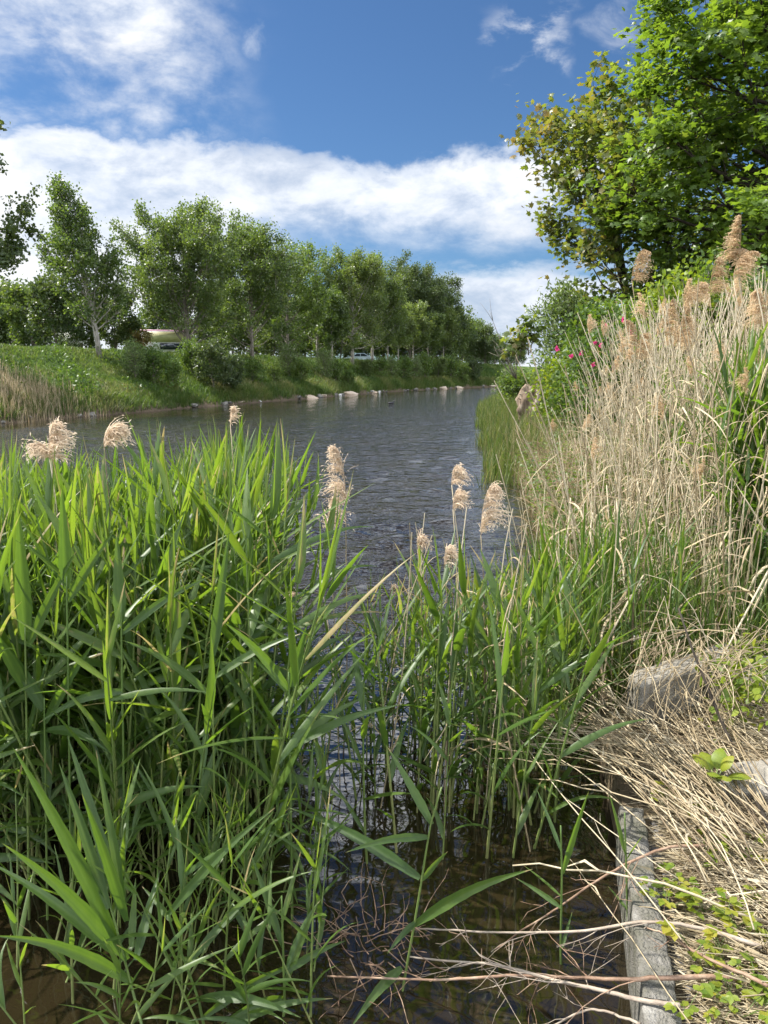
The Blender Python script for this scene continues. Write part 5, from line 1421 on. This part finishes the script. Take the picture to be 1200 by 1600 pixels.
def fallen_branch(pix, zs, r0, mat, label, nsub=7, seed=0):
    rng = np.random.default_rng(seed); P = np.array([on(x, y, z) for (x, y), z in zip(pix, zs)])
    t = np.linspace(0, 1, len(P)); tt = np.linspace(0, 1, 28)
    P = np.array([[np.interp(k, t, P[:, c]) for c in range(3)] for k in tt]); 
    for _ in range(3): P[1:-1] = (P[:-2] + P[1:-1] * 2 + P[2:]) / 4
    P += np.cumsum(rng.normal(0, .0016, P.shape), 0)
    r0 *= .78; mb = MB(); tube(mb, P, r0 * (1 - .75 * tt) + .001, 7)
    o = mb.obj('fallen_branch', mat); tag(o, label, 'branch')
    for i in range(nsub):
        tw = MB()
        k = rng.integers(9, 27); d = unit(P[min(27, k + 1)] - P[k - 1]); d = unit(d + rng.normal(0, .55, 3) * [1, 1, .5]); q = P[k]; L = rng.uniform(.08, .30); Q = [q]
        for s in range(5): d = unit(d + rng.normal(0, .18, 3)); Q.append(Q[-1] + d * L / 5)
        tube(tw, Q, np.linspace(r0 * .35, .0007, 6), 4, cap=False)
        for s in range(2):
            d2 = unit(d + rng.normal(0, .7, 3)); tube(tw, [Q[3], Q[3] + d2 * L * .25, Q[3] + d2 * L * .45 + rng.normal(0, .01, 3)], [.0012, .001, .0006], 3, cap=False)
        tw.obj('twig', mat, o)


fallen_branch([(1190, 1480), (1090, 1450), (1010, 1440), (890, 1458), (760, 1455), (650, 1448)], [.30, .29, .27, .16, .10, .06], .0075, M['twig_pale'], 'smooth pale branch lying over the edging into the water, upper one', 6, 1)
fallen_branch([(1150, 1528), (1060, 1530), (980, 1535), (850, 1530), (700, 1540), (520, 1535)], [.28, .28, .25, .14, .08, .05], .0085, M['twig_red'], 'long reddish brown branch lying across the water near the bottom', 9, 2)
fallen_branch([(1060, 1570), (980, 1555), (880, 1535), (760, 1505), (640, 1495)], [.27, .25, .18, .11, .06], .008, M['twig_pale'], 'pale branch running beside the long reddish one', 10, 3)
fallen_branch([(1100, 1322), (1040, 1322), (975, 1345), (900, 1390), (840, 1430), (770, 1480)], [.33, .33, .29, .2, .12, .05], .006, M['twig_red'], 'reddish twig arching down from the bank into the water', 8, 4)
fallen_branch([(1200, 1540), (1120, 1500), (1075, 1470), (1020, 1445)], [.33, .32, .31, .29], .006, M['twig_red'], 'reddish twig lying on the straw behind the edging', 2, 5)
fallen_branch([(1000, 1600), (930, 1580), (880, 1600), (800, 1640)], [.2, .16, .1, .06], .004, M['twig_pale'], 'thin forked twig at the bottom edge of the photo', 5, 6)
# brush of fine twigs in the water
mb = MB(); rng = np.random.default_rng(660)
for i in range(65):
    p = on(rng.normal(590, 60), rng.normal(1490, 35), .02 + .05 * rng.random()); d = unit(np.array([rng.normal(-.2, 1), rng.normal(0, .7), rng.normal(.1, .35)])); Q = [p]; L = rng.uniform(.08, .3)
    for s in range(5): d = unit(d + rng.normal(0, .25, 3)); Q.append(Q[-1] + d * L / 5)
    tube(mb, Q, np.linspace(.0022, .0007, 6), 3, cap=False)
tag(mb.obj('brushwood', M['twig_red']), 'fine tangle of dead twigs in the dark water at the bottom', 'twigs', kind='stuff')

# ------------------------------------------------------------------ low leafy plants on the near bank
def bramble(seed, mat):
    rng = np.random.default_rng(seed); o = empty('bramble_sprout', (0, 0, -60)); st, lf = MB(), MB()
    for i in range(5):
        a = rng.uniform(0, 2 * PI); r = rng.uniform(.02, .10); h = rng.uniform(.03, .10); e = np.array([math.cos(a) * r, math.sin(a) * r, h])
        tube(st, [(0, 0, 0), e * .6 + np.array([0, 0, .015]), e], [.0016, .0014, .001], 4, .2)
        az = a + np.array([-1.1, 0, 1.1]); k = np.repeat(e[None], 3, 0)
        put_leaves(lf, k, np.stack([np.cos(az), np.sin(az), .1 + 0 * az], -1), .042, rng, (OVAL_V, OVAL_T), .75, .1, .2, np.clip(rng.normal(.5, .25, 3), 0, 1))
    st.obj('stem', M['reed_stem'], o); lf.obj('leaves', mat, o, smooth_=False)
    return o


BR = [bramble(700 + i, M['lime']) for i in range(4)]
spots = [(1035, 1258), (1068, 1262), (1050, 1250), (1040, 1395), (1058, 1405), (1078, 1415), (1100, 1425), (1045, 1420), (1112, 1345), (1140, 1340), (1100, 1330), (1085, 1490), (1105, 1500), (1120, 1485), (1098, 1515), (1135, 1510), (1150, 1450), (1135, 1440), (1160, 1460),
         (1115, 1545), (1140, 1560), (1165, 1550), (1180, 1540), (1190, 1435), (1175, 1420), (1070, 1590), (1130, 1595), (1160, 1590), (1190, 1590), (1015, 1405), (1060, 1380), (1195, 1350), (1170, 1330), (1120, 1175), (1150, 1165), (1110, 1140), (1170, 1135), (1090, 1280)]
for i, (px, py) in enumerate(spots):
    p = on(px, py, .26)
    for _ in range(3): p = on(px, py, float(right_z(np.array(p[0]), np.array(p[1]))) + .05)
    pr = BR[i % 4]; o = pr if i < 4 else copy_tree(pr, (0, 0, 0))
    o.location = Vector([float(c) for c in p]); o.rotation_euler = (0, 0, i * 1.3); s = R.uniform(.45, .85); o.scale = (s, s, s)
    tag(o, 'yellow green bramble sprout growing through the straw behind the edging', 'plant', 'bramble sprouts on the near bank')


def dock(px, py, z, label, n=7, L=.16, mat='shrub', seed=0):
    rng = np.random.default_rng(seed); p = on(px, py, z); o = empty('broadleaf_weed', p, 0, label, 'plant'); st = MB()
    for i in range(n):
        a = i * 2.4 + rng.normal(0, .3); e = rng.uniform(.5, 1.2); d = np.array([math.cos(a) * math.cos(e), math.sin(a) * math.cos(e), math.sin(e)])
        tube(st, [(0, 0, 0), d * .06], [.003, .002], 4)
        mb = MB(); Ln = L * rng.uniform(.8, 1.2); t = np.linspace(0, 1, 9); P = [d * .05]; dd = d.copy()
        for k in range(8): dd = unit(dd - np.array([0, 0, .10])); P.append(P[-1] + dd * Ln / 8)
        ribbon(mb, P, .055 * np.sin(PI * np.clip(t * .93 + .04, 0, 1)) ** .8 + .002, np.array([-math.sin(a), math.cos(a), 0]), .15, .4 + .2 * t)
        mb.obj('leaf', M[mat], o)
    st.obj('stem', M['reed_stem'], o)


dock(1118, 1222, .36, 'bright green broad leaved weed beside the flat mossy slab', 8, .085, 'lime', 1)

# ------------------------------------------------------------------ the nearest reeds, leaf by leaf
def veined(mb, P, w, side, fold, tint, rng, n=9):      # a broad blade with lengthwise veins and a dry tip
    P = np.asarray(P, float); m = len(P); D = unit(np.gradient(P, axis=0)); side = np.broadcast_to(side, (m, 3))
    S = unit(side - D * np.sum(side * D, -1, keepdims=True)); N = np.cross(S, D); u = np.linspace(-.5, .5, n)
    edge = 1 + .05 * np.sin(np.arange(m) * 2.1 + rng.random() * 6)
    V = P[:, None] + S[:, None] * (u[None, :, None] * (w * edge)[:, None, None]) - N[:, None] * ((fold * (1 - 2 * np.abs(u)) + .012 * (np.arange(n) % 2))[None, :, None] * w[:, None, None])
    i = np.arange(m - 1)[:, None] * n + np.arange(n - 1)[None]
    T = tint[:, None] + np.where(np.arange(n) % 2, .10, -.05)[None] + rng.normal(0, .03, (1, n)) + .12 * (np.abs(u) < .05)[None]
    T = np.clip(T, 0, .62); T[-2:] += rng.choice([0, .5, .5]); T[:, 0] += rng.choice([0, 0, .2])
    mb.add(V.reshape(-1, 3), np.stack([i, i + 1, i + n + 1, i + n], -1).reshape(-1, 4), None, np.clip(T, 0, 1).ravel())


def hero_green(stem, Y, leaves, label, r=.0048, z0=-.05):
    P = np.array([far(x, y, Y + dy) for x, y, dy in stem]); b = P[0].copy()
    if b[2] > z0:                                          # run the stem down into the water
        d = P[0] - P[1]; P = np.vstack([P[0] + d * ((z0 - P[0][2]) / min(-.05, d[2])), P]); b = P[0].copy()
    o = empty('green_reed', b, 0, label, 'reed')
    t = np.linspace(0, 1, len(P)); tt = np.linspace(0, 1, 14)
    Q = np.array([[np.interp(k, t, P[:, c]) for c in range(3)] for k in tt]) - b
    st = MB(); tube(st, Q, r * (1 - .5 * tt), 7, .3 - .2 * tt); st.obj('stem', M['reed_stem'], o)
    for i, (x0, y0, x1, y1, w, sag, dy) in enumerate(leaves):
        rng = np.random.default_rng(int(x0 * 3 + y1)); a = far(x0, y0, Y) - b; e = far(x1, y1, Y + dy) - b
        L = np.linalg.norm(e - a); s = np.linspace(0, 1, 22)[:, None]
        C = a + (e - a) * s + np.array([0, 0, 1.0]) * sag * L * np.sin(s * PI)
        D = unit(e - a); side = np.cross(D, unit(np.array([.25, -.75, .65]) + rng.normal(0, .2, 3)))
        wd = w * np.clip((s[:, 0] + .05) / .3, 0, 1) ** .55 * (1 - s[:, 0] ** 1.8) + .0008
        mb = MB(); veined(mb, C, wd, side, .16, np.clip(rng.normal(.28, .08) + .12 * s[:, 0], 0, .5), rng); mb.obj('leaf', M['reed_leaf'], o)


hero_green([(232, 1640, -.1), (205, 1540, 0), (182, 1450, 0), (165, 1390, .02)], 1.75,
           [(184, 1478, 20, 1168, .042, .05, .0), (170, 1420, 92, 1192, .032, .03, .1), (188, 1420, 105, 1150, .036, .04, .15), (192, 1400, 150, 1172, .026, .02, .1), (200, 1500, 4, 1318, .038, .06, -.1), (208, 1535, -10, 1462, .036, .08, -.15),
            (180, 1490, -20, 1345, .034, .05, .1), (198, 1440, 128, 1240, .034, .04, -.05), (205, 1480, 212, 1372, .022, .02, .1), (212, 1500, 250, 1360, .03, .04, .2)],
           'large bright green reed with leaves fanned up and left, nearest at the bottom left')
hero_green([(612, 1680, -.1), (630, 1540, 0), (650, 1430, 0), (672, 1290, 0), (690, 1230, 0)], 2.0,
           [(656, 1372, 452, 1262, .040, .05, .25), (671, 1308, 540, 1332, .026, .06, -.1), (675, 1288, 606, 1168, .030, .02, .1), (646, 1446, 832, 1358, .036, .06, -.1), (628, 1512, 548, 1606, .034, .08, -.15), (660, 1375, 700, 1330, .02, .02, .2), (650, 1440, 605, 1490, .02, .05, -.1)],
           'slender green reed with wide spread leaves in the open water at the bottom middle')
hero_green([(877, 1560, 0), (876, 1480, 0), (878, 1365, 0), (876, 1290, 0)], 2.1,
           [(879, 1366, 920, 1236, .030, .03, .05), (876, 1418, 806, 1372, .018, .03, .1), (878, 1482, 894, 1425, .012, .02, .1), (877, 1330, 838, 1232, .014, .02, .15), (876, 1400, 818, 1352, .012, .02, .2)],
           'single thin reed with one broad upright leaf, left of the concrete edging')
hero_green([(986, 1570, 0), (982, 1480, 0), (978, 1340, 0), (976, 1270, 0)], 2.15,
           [(978, 1336, 952, 1240, .024, .02, .05), (980, 1342, 1004, 1306, .020, .03, -.05), (987, 1558, 930, 1505, .028, .04, -.05), (986, 1545, 1006, 1492, .020, .03, -.05), (979, 1420, 950, 1385, .012, .02, .1)],
           'thin reed standing right against the concrete edging')
hero_green([(330, 1660, 0), (310, 1560, 0), (280, 1480, 0), (262, 1430, 0)], 1.85,
           [(262, 1430, 430, 1262, .030, .06, .1), (300, 1500, 400, 1395, .026, .06, .15), (268, 1440, 222, 1385, .02, .03, .1), (312, 1560, 470, 1590, .032, .09, -.1), (318, 1590, 480, 1500, .03, .07, .1), (330, 1620, 520, 1560, .03, .09, 0)],
           'low reed with long leaves stretched right over the dark water at the bottom left')
hero_green([(440, 1640, 0), (445, 1560, 0), (442, 1470, 0), (440, 1400, 0)], 1.9,
           [(442, 1480, 390, 1330, .024, .03, .1), (445, 1540, 500, 1400, .022, .03, .1), (444, 1560, 345, 1600, .03, .08, -.1), (446, 1520, 540, 1470, .024, .06, .1), (441, 1440, 470, 1330, .018, .02, .1)],
           'upright young reed between the bottom left reeds and the dead twigs')
hero_green([(1215, 1460, 0), (1205, 1400, 0)], 2.2, [(1208, 1395, 1108, 1425, .022, .14, -.1), (1212, 1450, 1180, 1380, .02, .03, 0)], 'reed blade arching in from the right edge over the straw', z0=.3)
for i, (x, y, lf_) in enumerate([(190, 1000, [(188, 976, 182, 830, .046, .0, .05), (190, 990, 330, 900, .03, .06, .1), (192, 1080, 60, 1130, .034, .1, -.1)]), (332, 1060, [(332, 1026, 358, 830, .040, .0, .05), (334, 1060, 470, 990, .03, .06, 0), (332, 1090, 190, 1000, .03, .08, -.1)]),
                                  (452, 1110, [(454, 1074, 480, 975, .038, .01, 0), (452, 1078, 350, 972, .034, .06, -.1), (450, 1170, 630, 1100, .032, .06, 0)]), (40, 1040, [(40, 1000, 28, 790, .058, .0, 0), (44, 1010, 120, 860, .036, .04, 0), (42, 1080, -30, 960, .04, .04, -.1)]),
                                  (70, 1150, [(68, 1110, 10, 1010, .044, .04, 0), (70, 1130, 150, 1000, .034, .04, 0), (72, 1140, 170, 1175, .04, .1, -.1)]), (105, 960, [(104, 920, 96, 760, .044, .0, 0), (106, 940, 178, 830, .034, .04, 0)])]):
    hero_green([(x + 6, y + 420, .0), (x + 3, y + 200, 0), (x, y, 0), (x - 1, y - 60, 0)], 2.3, lf_,
               ['reed with one broad upright glowing leaf in the middle of the left clump', 'reed with a long upright glowing leaf in the right half of the left clump', 'reed at the right edge of the left clump with a leaf reaching right', 'reed with a very broad upright leaf near the left edge',
                'reed with leaves bent over near the left edge, below the broad one', 'reed with an upright leaf under the fluffy beige plume'][i])
